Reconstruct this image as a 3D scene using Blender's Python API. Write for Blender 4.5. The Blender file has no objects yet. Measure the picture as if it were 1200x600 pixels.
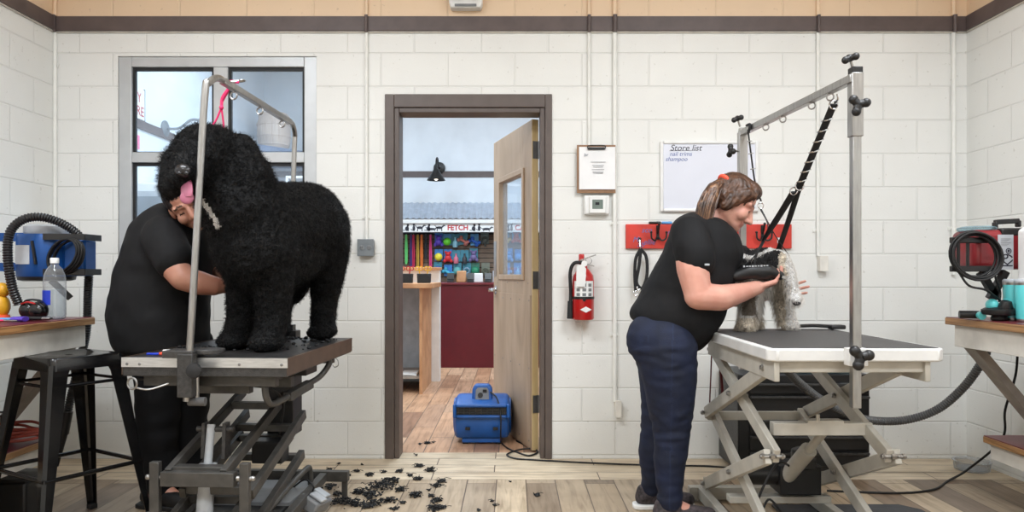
import bpy, bmesh, math, random
import numpy as np
from mathutils import Vector as V, Matrix, noise, Quaternion
random.seed(7)
SC = bpy.context.scene
COL = SC.collection
PI = math.pi
F, HZ, EYE = 866.0, 320.0, 1.125

def P(px, py, Y):
    """measured point of the place at depth Y (metres in front of the camera)"""
    return V(((px - 600) * Y / F, Y, EYE - (py - HZ) * Y / F))

# ------------------------------------------------------------------ materials
def lin(c):
    out = []
    for v in c[:3]:
        v = v / 255.0
        out.append(v / 12.92 if v <= 0.04045 else ((v + 0.055) / 1.055) ** 2.4)
    return (*out, 1.0)

class NT:
    def __init__(s, name):
        s.m = bpy.data.materials.new(name); s.m.use_nodes = True
        s.t = s.m.node_tree; s.b = s.t.nodes['Principled BSDF']; s.o = s.t.nodes['Material Output']
    def n(s, typ, **kw):
        nd = s.t.nodes.new(typ)
        for k, v in kw.items():
            if k.startswith('_'): setattr(nd, k[1:], v)
            else:
                key = int(k[1:]) if k[0] == 'i' and k[1:].isdigit() else k.replace('__', ' ')
                if hasattr(v, 'is_output'): s.t.links.new(v, nd.inputs[key])
                else: nd.inputs[key].default_value = v
        return nd
    def l(s, a, b): s.t.links.new(a, b)
    def ramp(s, fac, stops):
        r = s.n('ShaderNodeValToRGB', Fac=fac); e = r.color_ramp.elements
        while len(e) < len(stops): e.new(0.5)
        for i, (p, c) in enumerate(stops): e[i].position = p; e[i].color = c
        return r.outputs['Color']
    def bump(s, h, strength=0.3, dist=0.01):
        b = s.n('ShaderNodeBump', Strength=strength, Distance=dist, Height=h)
        s.l(b.outputs['Normal'], s.b.inputs['Normal']); return b
    def coord(s, scale=(1, 1, 1)):
        c = s.n('ShaderNodeTexCoord'); m = s.n('ShaderNodeMapping', Vector=c.outputs['Object'], Scale=scale)
        return m.outputs['Vector']

def mat(name, c, rough=0.5, metal=0.0, var=0.06, scale=12, bump=0.0, bscale=60, stretch=(1, 1, 1), coat=0.0, spec=0.5):
    n = NT(name)
    v = n.coord(stretch)
    t = n.n('ShaderNodeTexNoise', Vector=v, Scale=scale, Detail=3.0)
    a = lin([min(255, k * (1 + var)) for k in c]); b = lin([k * (1 - var) for k in c])
    n.l(n.ramp(t.outputs['Fac'], [(0.3, b), (0.7, a)]), n.b.inputs['Base Color'])
    n.b.inputs['Roughness'].default_value = rough; n.b.inputs['Metallic'].default_value = metal
    n.b.inputs['Coat Weight'].default_value = coat; n.b.inputs['Specular IOR Level'].default_value = spec
    if bump:
        t2 = n.n('ShaderNodeTexNoise', Vector=v, Scale=bscale, Detail=4.0)
        n.bump(t2.outputs['Fac'], bump, 0.004)
    return n.m

def block_mat(name, c, axis):
    """painted concrete block, 16 x 8 inch running bond"""
    n = NT(name)
    tc = n.n('ShaderNodeTexCoord'); sx = n.n('ShaderNodeSeparateXYZ', Vector=tc.outputs['Object'])
    u = n.n('ShaderNodeMath', _operation='ADD', i0=sx.outputs[axis], i1=10 * 0.4064 - 0.0174)
    w = n.n('ShaderNodeMath', _operation='ADD', i0=sx.outputs['Z'], i1=20 * 0.2032 - 0.0203)
    cv = n.n('ShaderNodeCombineXYZ', X=u.outputs[0], Y=w.outputs[0])
    br = n.n('ShaderNodeTexBrick', _offset=0.5, Vector=cv.outputs[0], Scale=1.0, Mortar__Size=0.006, Mortar__Smooth=0.6,
             Bias=0.0, Brick__Width=0.4064, Row__Height=0.2032, Color1=(0.45, 0.45, 0.45, 1), Color2=(0.55, 0.55, 0.55, 1))
    ns = n.n('ShaderNodeTexNoise', Vector=tc.outputs['Object'], Scale=2.2, Detail=4.0)
    fine = n.n('ShaderNodeTexNoise', Vector=tc.outputs['Object'], Scale=130.0, Detail=3.0)
    spots = n.n('ShaderNodeTexNoise', Vector=tc.outputs['Object'], Scale=42.0, Detail=2.0)
    base = n.ramp(ns.outputs['Fac'], [(0.3, lin([k * 0.975 for k in c])), (0.7, lin(c))])
    mo = n.n('ShaderNodeMix', _data_type='RGBA', i0=br.outputs['Fac'], i6=base, i7=lin([k * 0.965 for k in c]))
    mr = n.ramp(spots.outputs['Fac'], [(0.24, (0.82, 0.81, 0.79, 1)), (0.31, (1, 1, 1, 1))])
    mu = n.n('ShaderNodeMix', _data_type='RGBA', _blend_type='MULTIPLY', i0=1.0, i6=mo.outputs[2], i7=mr)
    n.l(mu.outputs[2], n.b.inputs['Base Color'])
    n.b.inputs['Roughness'].default_value = 0.55
    inv = n.n('ShaderNodeMath', _operation='MULTIPLY_ADD', i0=br.outputs['Fac'], i1=-1.0, i2=1.0)
    h = n.n('ShaderNodeMath', _operation='MULTIPLY_ADD', i0=fine.outputs['Fac'], i1=0.13, i2=inv.outputs[0])
    n.bump(h.outputs[0], 0.55, 0.006)
    return n.m

def plank_mat(name, along, width, length, stops, off, grout=(98, 82, 68)):
    n = NT(name)
    tc = n.n('ShaderNodeTexCoord'); sx = n.n('ShaderNodeSeparateXYZ', Vector=tc.outputs['Object'])
    a, b = ('X', 'Y') if along == 'X' else ('Y', 'X')
    u = n.n('ShaderNodeMath', _operation='ADD', i0=sx.outputs[a], i1=20 * length + off[0])
    w = n.n('ShaderNodeMath', _operation='ADD', i0=sx.outputs[b], i1=40 * width + off[1])
    cv = n.n('ShaderNodeCombineXYZ', X=u.outputs[0], Y=w.outputs[0])
    br = n.n('ShaderNodeTexBrick', _offset=0.37, _offset_frequency=2, Vector=cv.outputs[0], Scale=1.0, Mortar__Size=0.003, Mortar__Smooth=0.1,
             Brick__Width=length, Row__Height=width, Color1=(0, 0, 0, 1), Color2=(1, 1, 1, 1), Mortar=(0.5, 0.5, 0.5, 1))
    col = n.ramp(br.outputs['Color'], stops)
    sc = n.n('ShaderNodeVectorMath', _operation='MULTIPLY', i0=cv.outputs[0], i1=(2.2, 26.0, 1.0))
    sh = n.n('ShaderNodeVectorMath', _operation='ADD', i0=sc.outputs[0], i1=br.outputs['Color'])
    g = n.n('ShaderNodeTexNoise', Vector=sh.outputs[0], Scale=1.3, Detail=6.0, Distortion=0.8)
    gr = n.ramp(g.outputs['Fac'], [(0.28, (0.60, 0.55, 0.50, 1)), (0.50, (0.97, 0.96, 0.95, 1)), (0.75, (1.12, 1.11, 1.1, 1))])
    cl = n.n('ShaderNodeTexNoise', Vector=tc.outputs['Object'], Scale=5.0, Detail=5.0)
    cr = n.ramp(cl.outputs['Fac'], [(0.3, (0.80, 0.78, 0.76, 1)), (0.6, (1, 1, 1, 1))])
    m1 = n.n('ShaderNodeMix', _data_type='RGBA', _blend_type='MULTIPLY', i0=1.0, i6=col, i7=gr)
    m2 = n.n('ShaderNodeMix', _data_type='RGBA', _blend_type='MULTIPLY', i0=1.0, i6=m1.outputs[2], i7=cr)
    m3 = n.n('ShaderNodeMix', _data_type='RGBA', i0=br.outputs['Fac'], i6=m2.outputs[2], i7=lin(grout))
    n.l(m3.outputs[2], n.b.inputs['Base Color'])
    n.b.inputs['Roughness'].default_value = 0.42
    inv = n.n('ShaderNodeMath', _operation='MULTIPLY_ADD', i0=br.outputs['Fac'], i1=-1.0, i2=1.0)
    n.bump(inv.outputs[0], 0.4, 0.002)
    return n.m

def wood_mat(name, c1, c2, stretch=(3, 3, 40), rough=0.5):
    n = NT(name); v = n.coord(stretch)
    t = n.n('ShaderNodeTexNoise', Vector=v, Scale=1.0, Detail=6.0, Distortion=1.2)
    n.l(n.ramp(t.outputs['Fac'], [(0.3, lin(c1)), (0.68, lin(c2))]), n.b.inputs['Base Color'])
    n.b.inputs['Roughness'].default_value = rough
    n.bump(t.outputs['Fac'], 0.12, 0.002)
    return n.m

def glass_mat(name, tint=(1, 1, 1), rough=0.0, ior=1.45, haze=None, edge=0.0):
    n = NT(name); n.t.nodes.remove(n.b)
    tr = n.n('ShaderNodeBsdfTransparent', Color=(*tint, 1)); gl = n.n('ShaderNodeBsdfGlossy', Roughness=rough)
    fr = n.n('ShaderNodeFresnel', IOR=ior); ge = n.n('ShaderNodeNewGeometry')
    fc = n.n('ShaderNodeMath', _operation='SUBTRACT', i0=1.0, i1=ge.outputs['Backfacing'])
    fm = n.n('ShaderNodeMath', _operation='MULTIPLY', i0=fr.outputs[0], i1=fc.outputs[0])
    mx = n.n('ShaderNodeMixShader', Fac=fm.outputs[0], i1=tr.outputs[0], i2=gl.outputs[0])
    out = mx.outputs[0]
    if haze:
        df = n.n('ShaderNodeBsdfDiffuse', Color=lin(haze[:3]))
        lw = n.n('ShaderNodeLayerWeight', Blend=0.5); pw = n.n('ShaderNodeMath', _operation='POWER', i0=lw.outputs['Facing'], i1=2.5)
        fa = n.n('ShaderNodeMath', _operation='MULTIPLY_ADD', i0=pw.outputs[0], i1=edge, i2=haze[3])
        m2 = n.n('ShaderNodeMixShader', Fac=fa.outputs[0], i1=out, i2=df.outputs[0]); out = m2.outputs[0]
    n.l(out, n.o.inputs['Surface'])
    return n.m

def stripe_mat(name, c1, c2, axis='Z', freq=40, rough=0.4, metal=0.0):
    n = NT(name)
    tc = n.n('ShaderNodeTexCoord')
    wv = n.n('ShaderNodeTexWave', _bands_direction=axis, Vector=tc.outputs['Object'], Scale=freq, Distortion=0.0)
    n.l(n.ramp(wv.outputs['Fac'], [(0.4, lin(c1)), (0.6, lin(c2))]), n.b.inputs['Base Color'])
    n.b.inputs['Roughness'].default_value = rough; n.b.inputs['Metallic'].default_value = metal
    return n.m

def fur_mat(name, c, rough=0.55, bscale=55, bstr=1.0, sheen=0.0, spec=0.25):
    n = NT(name); v = n.coord()
    t = n.n('ShaderNodeTexNoise', Vector=v, Scale=bscale, Detail=5.0, Distortion=1.5)
    a = lin([min(255, k * 1.25 + 2) for k in c]); b = lin([k * 0.7 for k in c])
    n.l(n.ramp(t.outputs['Fac'], [(0.3, b), (0.7, a)]), n.b.inputs['Base Color'])
    n.b.inputs['Roughness'].default_value = rough; n.b.inputs['Sheen Weight'].default_value = sheen
    n.b.inputs['Specular IOR Level'].default_value = spec
    n.bump(t.outputs['Fac'], bstr, 0.012)
    return n.m

def skin_mat(name, c):
    n = NT(name); v = n.coord()
    t = n.n('ShaderNodeTexNoise', Vector=v, Scale=14.0, Detail=4.0)
    n.l(n.ramp(t.outputs['Fac'], [(0.3, lin([c[0] * .95, c[1] * .88, c[2] * .87])), (0.7, lin(c))]), n.b.inputs['Base Color'])
    n.b.inputs['Roughness'].default_value = 0.5
    n.b.inputs['Subsurface Weight'].default_value = 0.12
    n.b.inputs['Subsurface Radius'].default_value = (0.01, 0.004, 0.002)
    f = n.n('ShaderNodeTexNoise', Vector=v, Scale=220.0, Detail=2.0); n.bump(f.outputs['Fac'], 0.08, 0.002)
    return n.m

M = {}
M['wall'] = block_mat('painted_block', (236, 236, 232), 'X')
M['wall_y'] = block_mat('painted_block_side', (236, 236, 232), 'Y')
M['peach'] = block_mat('painted_block_peach', (240, 212, 180), 'X')
M['peach_y'] = block_mat('painted_block_peach_side', (240, 212, 180), 'Y')
M['trim'] = mat('brown_trim_paint', (92, 80, 78), 0.5)
M['trim_edge'] = mat('trim_caulk', (196, 190, 180), 0.6)
M['door_frame'] = mat('brown_door_frame_paint', (92, 81, 76), 0.45, var=0.04)
M['store_wall'] = mat('store_wall_paint', (226, 232, 238), 0.7, var=0.02, scale=3)
M['ceiling'] = mat('ceiling_paint', (235, 232, 225), 0.8)
PL = [(0.0, lin((138, 117, 96))), (0.3, lin((198, 178, 150))), (0.5, lin((124, 107, 92))), (0.72, lin((210, 191, 163))), (1.0, lin((164, 144, 120)))]
M['plank'] = plank_mat('plank_tile', 'Y', 0.158, 0.92, PL, (0.31, 0.241))
M['plank_border'] = plank_mat('plank_tile_border', 'X', 0.1525, 0.92, [(0, lin((208, 190, 162))), (0.5, lin((226, 209, 182))), (1, lin((217, 199, 172)))], (0.1, -0.058))
M['plank_store'] = plank_mat('plank_tile_store', 'Y', 0.158, 0.92, [(0, lin((172, 128, 98))), (0.4, lin((206, 164, 130))), (0.6, lin((150, 112, 88))), (1, lin((216, 178, 146)))], (0.12, 0.241))
M['alu'] = mat('window_aluminium', (192, 195, 197), 0.42, 0.35, var=0.02)
M['alu_strip'] = mat('aluminium_strip', (205, 205, 204), 0.32, 0.85, var=0.05, scale=20, stretch=(1, 8, 8))
M['gasket'] = mat('black_gasket', (22, 23, 26), 0.6)
M['glass'] = glass_mat('window_glass', (0.93, 0.97, 1.0), haze=(206, 222, 240, 0.13))  # pale blue diffuse share imitates the reflection haze on the panes
M['steel'] = mat('brushed_steel', (168, 167, 165), 0.32, 0.95, var=0.06, scale=14, stretch=(8, 8, 1))
M['chrome'] = mat('chrome', (210, 210, 212), 0.14, 1.0, var=0.02)
M['black'] = mat('black_plastic', (22, 22, 23), 0.42, var=0.1)
M['blackgloss'] = mat('black_gloss_enamel', (11, 11, 12), 0.24, coat=0.15, var=0.1)
M['rubber'] = mat('black_rubber', (26, 26, 27), 0.65, var=0.1)
M['rubber_top'] = stripe_mat('ribbed_rubber', (58, 57, 57), (72, 71, 70), 'X', 55, 0.6)
M['dark_top'] = mat('dark_rubber_top', (38, 37, 37), 0.4, var=0.25, scale=22, bump=0.25, bscale=200)
M['darkgrey'] = mat('hammered_dark_grey', (62, 61, 60), 0.45, 0.3, var=0.15, scale=60, bump=0.4, bscale=260)
M['edge_reflect'] = mat('brown_grey_edge', (88, 72, 62), 0.4, 0.3, var=0.1)  # brownish reflection on the left table's side put into the base colour
M['liftgrey'] = mat('lift_dark_grey_paint', (72, 70, 67), 0.45, 0.25, var=0.14, scale=18, bump=0.15)
M['pole_grey'] = mat('medium_grey_rubber', (88, 88, 88), 0.6)
M['cream_metal'] = mat('cream_grey_enamel', (190, 186, 176), 0.4, 0.1, var=0.05)
M['white_metal'] = mat('white_grey_enamel', (222, 222, 220), 0.38, 0.1, var=0.03)
M['white'] = mat('white_plastic', (236, 236, 234), 0.4, var=0.02)
M['white_paint'] = mat('white_paint_wood', (228, 224, 215), 0.6, var=0.04)
M['greywood'] = wood_mat('grey_painted_wood', (138, 131, 122), (168, 160, 150), (6, 6, 6))
M['edgewood'] = wood_mat('oak_plywood_edge', (120, 84, 50), (180, 136, 90), (20, 3, 60))
M['burgundy'] = mat('burgundy_laminate', (104, 34, 42), 0.35, var=0.06)
M['burgundy_panel'] = mat('burgundy_counter_panel', (92, 16, 28), 0.4, var=0.04)
M['blue'] = mat('blue_plastic', (24, 84, 156), 0.38, var=0.06)
M['blue_metal'] = mat('blue_enamel', (20, 74, 140), 0.35, 0.2, var=0.06)
M['red'] = mat('red_enamel', (186, 26, 28), 0.3, coat=0.3, var=0.05)
M['rackred'] = mat('red_painted_board', (202, 58, 46), 0.55, var=0.07)
M['darkred'] = mat('dark_red_enamel', (128, 22, 30), 0.35, coat=0.2)
M['paper'] = mat('white_paper', (240, 240, 240), 0.7, var=0.02, scale=6, bump=0.25, bscale=12)
M['clipbrown'] = wood_mat('clipboard_hardboard', (124, 90, 62), (156, 118, 84), (8, 8, 8))
M['wb'] = mat('whiteboard_surface', (226, 229, 240), 0.22, var=0.015, scale=3)
M['lcd'] = mat('grey_green_display', (112, 126, 118), 0.3)
M['ink'] = mat('dark_ink', (40, 40, 52), 0.6)
M['inkblue'] = mat('blue_ink', (92, 110, 168), 0.6)
M['inkgrey'] = mat('grey_ink', (150, 152, 160), 0.7)
M['doorwood'] = wood_mat('birch_plywood', (160, 136, 112), (190, 165, 140), (5, 5, 1.2))
M['palewood'] = wood_mat('pale_door_edge', (208, 180, 128), (228, 204, 156), (10, 10, 2))
M['hinge'] = mat('hinge_steel', (130, 130, 130), 0.35, 0.8)
M['redletter'] = mat('red_letter', (190, 30, 40), 0.5)
M['teal'] = mat('teal_enamel', (92, 202, 204), 0.3, coat=0.3, var=0.03)
M['orange'] = mat('orange_elastic', (240, 92, 66), 0.6)
M['pink'] = mat('pink_cord', (214, 40, 100), 0.55)
M['yellow'] = mat('yellow_plastic', (226, 168, 40), 0.4)
M['purple'] = mat('violet_plastic', (84, 60, 170), 0.4)
M['skyblue'] = mat('light_blue_plastic', (90, 160, 220), 0.4)
M['grey'] = mat('mid_grey_plastic', (122, 124, 126), 0.5)
M['boxgrey'] = mat('grey_box_metal', (128, 134, 138), 0.45, 0.4)
M['lightgrey'] = mat('light_grey_plastic', (176, 180, 184), 0.4)
M['clear'] = glass_mat('clear_plastic', (0.90, 0.91, 0.92), 0.04, 1.5, haze=(196, 200, 204, 0.16), edge=0.55)
M['clear_blue'] = glass_mat('blue_tint_plastic', (0.75, 0.88, 0.92), 0.05, 1.5, haze=(150, 180, 190, 0.3), edge=0.3)
M['water'] = glass_mat('water', (0.92, 0.95, 0.97), 0.0, 1.33, haze=(200, 208, 214, 0.10), edge=0.35)
M['labelblue'] = mat('blue_label', (30, 60, 190), 0.4)
M['galv'] = mat('corrugated_galvanised', (196, 204, 216), 0.32, 0.75, var=0.05)
M['slatbrown'] = wood_mat('slatwall_brown', (96, 78, 64), (124, 102, 84), (4, 4, 4))
M['counterwood'] = wood_mat('counter_wood', (170, 120, 82), (206, 158, 116), (4, 4, 4))
M['barrel'] = wood_mat('pale_barrel_stave', (196, 172, 154), (220, 198, 180), (30, 30, 1.0))
M['denim'] = mat('navy_denim', (10, 21, 46), 0.8, var=0.22, scale=9, bump=0.3, bscale=300)
M['denim_seam'] = mat('denim_seam', (22, 34, 62), 0.8)
M['shirt'] = mat('black_cotton', (17, 17, 19), 0.8, var=0.12, bump=0.15, bscale=300, spec=0.3)
M['trouser'] = mat('black_trousers', (13, 13, 15), 0.85, var=0.12, spec=0.25)
M['skin'] = skin_mat('fair_skin', (214, 162, 144))
M['skin2'] = skin_mat('tan_skin', (184, 134, 112))
M['lip'] = mat('lips', (188, 124, 112), 0.45)
M['brow'] = mat('eyebrow', (70, 48, 36), 0.8)
M['lash'] = mat('closed_eyelash', (46, 34, 30), 0.7)
M['hairbrown'] = mat('brown_hair', (74, 50, 36), 0.42, var=0.35, scale=30, bump=0.5, bscale=90)
M['hairlight'] = mat('light_brown_hair', (116, 84, 58), 0.42, var=0.3, scale=30)
M['hairdark'] = mat('dark_hair', (26, 21, 19), 0.55, var=0.3, bump=0.5, bscale=150)
M['shoe'] = mat('black_patterned_fabric', (52, 46, 48), 0.7, var=0.55, scale=60)
M['shoeblack'] = mat('black_shoe', (18, 18, 19), 0.5)
M['furblack'] = fur_mat('curly_black_coat', (10, 10, 11), 0.6, 60, 1.0, 0.0, 0.2)
M['furstrand'] = mat('black_curl', (11, 11, 12), 0.5, var=0.2, spec=0.25)
M['furwhite'] = fur_mat('white_coat', (222, 216, 208), 0.7, 70, 0.8)
M['furcream'] = fur_mat('cream_coat', (198, 186, 168), 0.7, 70, 0.8)
M['furgrey'] = fur_mat('grey_coat', (108, 98, 88), 0.7, 70, 0.8)
M['furdark'] = fur_mat('small_dog_black_coat', (24, 23, 24), 0.6, 70, 0.8)
M['sw'] = mat('white_strand', (226, 220, 212), 0.6); M['sc'] = mat('cream_strand', (196, 184, 166), 0.6)
M['sg'] = mat('grey_strand', (120, 110, 100), 0.6); M['sb'] = mat('dark_strand', (26, 25, 26), 0.5)
M['tongue'] = mat('tongue', (176, 104, 128), 0.35, var=0.06)
M['nose'] = mat('wet_nose', (26, 25, 27), 0.28)
M['pad'] = mat('paw_pad', (42, 36, 36), 0.6)
M['strap'] = mat('black_webbing', (24, 24, 26), 0.7, bump=0.3, bscale=300)
M['redstrap'] = mat('dark_red_webbing', (100, 26, 34), 0.7)
M['cord'] = mat('black_cord', (20, 20, 21), 0.55)
M['redcord'] = mat('rust_red_cable', (150, 62, 48), 0.55)
M['hose'] = mat('black_hose', (30, 30, 31), 0.38)
M['greyhose'] = mat('grey_hose', (84, 84, 84), 0.42)
M['mat'] = mat('dark_grey_mat', (66, 66, 68), 0.7, bump=0.3)
M['conduit'] = mat('painted_conduit', (236, 236, 231), 0.5, var=0.02)
M['conduit_peach'] = mat('painted_conduit_peach', (240, 212, 180), 0.5, var=0.02)
M['clip'] = mat('black_hair_clipping', (16, 16, 17), 0.7)
M['softblack'] = mat('faint_grey_print', (170, 172, 176), 0.7)

# ------------------------------------------------------------------ objects
def tag(o, label=None, cat=None, group=None, kind=None):
    if label: o['label'] = label
    if cat: o['category'] = cat
    if group: o['group'] = group
    if kind: o['kind'] = kind
    return o
def wloc(o):
    p = V((0, 0, 0))
    while o is not None: p = p + o.location; o = o.parent
    return p
def empty(name, loc, label=None, cat=None, group=None):
    o = bpy.data.objects.new(name, None); COL.objects.link(o); o.location = V(loc); o.empty_display_size = 0.05
    return tag(o, label, cat, group)

def spline(pts, n=8, closed=False):
    pts = [V(p) for p in pts]; out = []; N = len(pts)
    rng = N if closed else N - 1
    for i in range(rng):
        if closed: a, b, c, d = (pts[(i + k - 1) % N] for k in range(4))
        else:
            b, c = pts[i], pts[i + 1]
            a = pts[i - 1] if i else b * 2 - c
            d = pts[i + 2] if i + 2 < N else c * 2 - b
        for k in range(n):
            t = k / n
            out.append(0.5 * ((2 * b) + (c - a) * t + (2 * a - 5 * b + 4 * c - d) * t * t + (3 * b - a - 3 * c + d) * t ** 3))
    if not closed: out.append(pts[-1])
    return out

class MB:
    def __init__(s): s.v = []; s.f = []; s.m = []
    def add(s, vs, fs, mi=0):
        o = len(s.v); s.v += [V(p) for p in vs]; s.f += [tuple(o + i for i in f) for f in fs]; s.m += [mi] * len(fs)
        return s
    def box(s, c, size, rot=None, mi=0):
        c = V(c); x, y, z = (k / 2 for k in size)
        vs = [V((a * x, b * y, d * z)) for d in (-1, 1) for b in (-1, 1) for a in (-1, 1)]
        if rot is not None: vs = [rot @ p for p in vs]
        return s.add([c + p for p in vs], [(0, 2, 3, 1), (4, 5, 7, 6), (0, 1, 5, 4), (2, 6, 7, 3), (0, 4, 6, 2), (1, 3, 7, 5)], mi)
    def bb(s, x0, x1, y0, y1, z0, z1, mi=0):
        return s.box(((x0 + x1) / 2, (y0 + y1) / 2, (z0 + z1) / 2), (abs(x1 - x0), abs(y1 - y0), abs(z1 - z0)), None, mi)
    def beam(s, p0, p1, w, h, up=(0, 0, 1), mi=0):
        """rectangular bar: w across, h along 'up'"""
        p0, p1 = V(p0), V(p1); d = p1 - p0; L = d.length; d.normalize(); up = V(up)
        if abs(d.dot(up)) > 0.97: up = V((0, 1, 0))
        sd = d.cross(up).normalized(); u = sd.cross(d)
        R = Matrix((sd, d, u)).transposed()
        return s.box((p0 + p1) / 2, (w, L, h), R, mi)
    def tube(s, pts, r, n=10, closed=False, mi=0, flat=None, up=None):
        pts = [V(p) for p in pts]; N = len(pts); rings = []
        rr = r if callable(r) else (lambda t: r)
        def tan(i):
            if closed: return (pts[(i + 1) % N] - pts[i - 1]).normalized()
            return (pts[min(i + 1, N - 1)] - pts[max(i - 1, 0)]).normalized()
        t0 = tan(0); a = V(up) if up else (V((0, 0, 1)) if abs(t0.z) < 0.9 else V((1, 0, 0)))
        u = (a - t0 * a.dot(t0)).normalized(); vs = []
        for i in range(N):
            t = tan(i); u = (u - t * u.dot(t))
            u = u.normalized() if u.length > 1e-6 else t.orthogonal().normalized()
            w = t.cross(u); R = rr(i / max(1, N - 1))
            fu, fw = flat if flat else (1, 1)
            for k in range(n):
                an = 2 * PI * k / n
                vs.append(pts[i] + u * math.cos(an) * R * fu + w * math.sin(an) * R * fw)
        fs = []
        for i in range(N if closed else N - 1):
            j = (i + 1) % N
            for k in range(n):
                l = (k + 1) % n
                fs.append((i * n + k, i * n + l, j * n + l, j * n + k))
        if not closed: fs += [tuple(range(n))[::-1], tuple((N - 1) * n + k for k in range(n))]
        return s.add(vs, fs, mi)
    def cyl(s, p0, p1, r, n=16, r1=None, mi=0):
        r1 = r if r1 is None else r1
        return s.tube([p0, p1], lambda t: r + (r1 - r) * t, n, mi=mi)
    def lathe(s, base, prof, axis=(0, 0, 1), n=20, mi=0):
        """prof = [(radius, distance along axis)]"""
        base, ax = V(base), V(axis).normalized(); u = ax.orthogonal().normalized(); w = ax.cross(u); vs = []
        for (r, h) in prof:
            for k in range(n):
                an = 2 * PI * k / n
                vs.append(base + ax * h + (u * math.cos(an) + w * math.sin(an)) * max(r, 1e-5))
        fs = [(i * n + k, i * n + (k + 1) % n, (i + 1) * n + (k + 1) % n, (i + 1) * n + k) for i in range(len(prof) - 1) for k in range(n)]
        fs += [tuple(range(n))[::-1], tuple((len(prof) - 1) * n + k for k in range(n))]
        return s.add(vs, fs, mi)
    def ell(s, c, r, rot=None, nu=14, nv=9, mi=0):
        c = V(c); r = (r, r, r) if not hasattr(r, '__len__') else r; vs = []; 
        for j in range(1, nv):
            ph = PI * j / nv
            for i in range(nu):
                th = 2 * PI * i / nu
                vs.append(V((r[0] * math.sin(ph) * math.cos(th), r[1] * math.sin(ph) * math.sin(th), -r[2] * math.cos(ph))))
        vs += [V((0, 0, -r[2])), V((0, 0, r[2]))]
        if rot is not None: vs = [rot @ p for p in vs]
        fs = [(j * nu + i, j * nu + (i + 1) % nu, (j + 1) * nu + (i + 1) % nu, (j + 1) * nu + i) for j in range(nv - 2) for i in range(nu)]
        b, t = len(vs) - 2, len(vs) - 1
        fs += [(b, (i + 1) % nu, i) for i in range(nu)] + [(t, (nv - 2) * nu + i, (nv - 2) * nu + (i + 1) % nu) for i in range(nu)]
        return s.add([c + p for p in vs], fs, mi)
    def prism(s, poly, origin, ux, uy, depth, mi=0):
        """polygon [(a,b)] in the plane ux, uy, extruded by depth (vector)"""
        o, ux, uy, d = V(origin), V(ux), V(uy), V(depth); n = len(poly)
        vs = [o + ux * a + uy * b for a, b in poly]; vs += [p + d for p in vs]
        fs = [tuple(range(n))[::-1], tuple(range(n, 2 * n))] + [(i, (i + 1) % n, n + (i + 1) % n, n + i) for i in range(n)]
        return s.add(vs, fs, mi)
    def ring(s, c, R, r, normal=(0, 0, 1), n=20, k=8, mi=0, sq=1.0):
        nn = V(normal).normalized(); u = nn.orthogonal().normalized(); w = nn.cross(u); c = V(c)
        return s.tube([c + u * R * math.cos(2 * PI * i / n) + w * R * sq * math.sin(2 * PI * i / n) for i in range(n)], r, k, True, mi, up=tuple(nn))
    def frame(s, x0, x1, z0, z1, y0, y1, w, mi=0, wt=None, wb=None):
        wt = w if wt is None else wt; wb = w if wb is None else wb
        s.bb(x0, x0 + w, y0, y1, z0, z1, mi); s.bb(x1 - w, x1, y0, y1, z0, z1, mi)
        if wt: s.bb(x0 + w, x1 - w, y0, y1, z1 - wt, z1, mi)
        if wb: s.bb(x0 + w, x1 - w, y0, y1, z0, z0 + wb, mi)
        return s
    def cut(s):
        s.cuts = getattr(s, 'cuts', []) + [(len(s.v), len(s.f))]; return s
    def build_each(s, name, m, parent, **kw):
        c = [(0, 0)] + getattr(s, 'cuts', []) + [(len(s.v), len(s.f))]; out = []
        for (v0, f0), (v1, f1) in zip(c[:-1], c[1:]):
            if f1 == f0: continue
            q = MB(); q.v = s.v[v0:v1]; q.f = [tuple(i - v0 for i in f) for f in s.f[f0:f1]]; q.m = s.m[f0:f1]; out.append(q.build(name, m, parent, **kw))
        return out
    def build(s, name, m, parent=None, base=None, bevel=0.0, smooth=True, label=None, cat=None, group=None, kind=None, seg=2, ang=0.7):
        if parent is not None: o0 = wloc(parent)
        elif base is not None: o0 = V(base)
        else:
            o0 = V((sum(p.x for p in s.v) / len(s.v), sum(p.y for p in s.v) / len(s.v), min(p.z for p in s.v)))
            if kind == 'structure': o0 = V((0, 0, 0))
        me = bpy.data.meshes.new(name); me.from_pydata([p - o0 for p in s.v], [], s.f)
        bm = bmesh.new(); bm.from_mesh(me); bmesh.ops.recalc_face_normals(bm, faces=bm.faces); bm.to_mesh(me); bm.free()
        ms = m if isinstance(m, (list, tuple)) else [m]
        for k in ms: me.materials.append(M[k] if isinstance(k, str) else k)
        me.polygons.foreach_set('material_index', s.m)
        if smooth: me.shade_smooth(); me.set_sharp_from_angle(angle=ang)
        o = bpy.data.objects.new(name, me); COL.objects.link(o)
        if parent is not None: o.parent = parent
        else: o.location = o0
        if bevel:
            b = o.modifiers.new('edge', 'BEVEL'); b.width = bevel; b.segments = seg; b.limit_method = 'ANGLE'; b.angle_limit = 0.6
        return tag(o, label, cat, group, kind)

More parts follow.
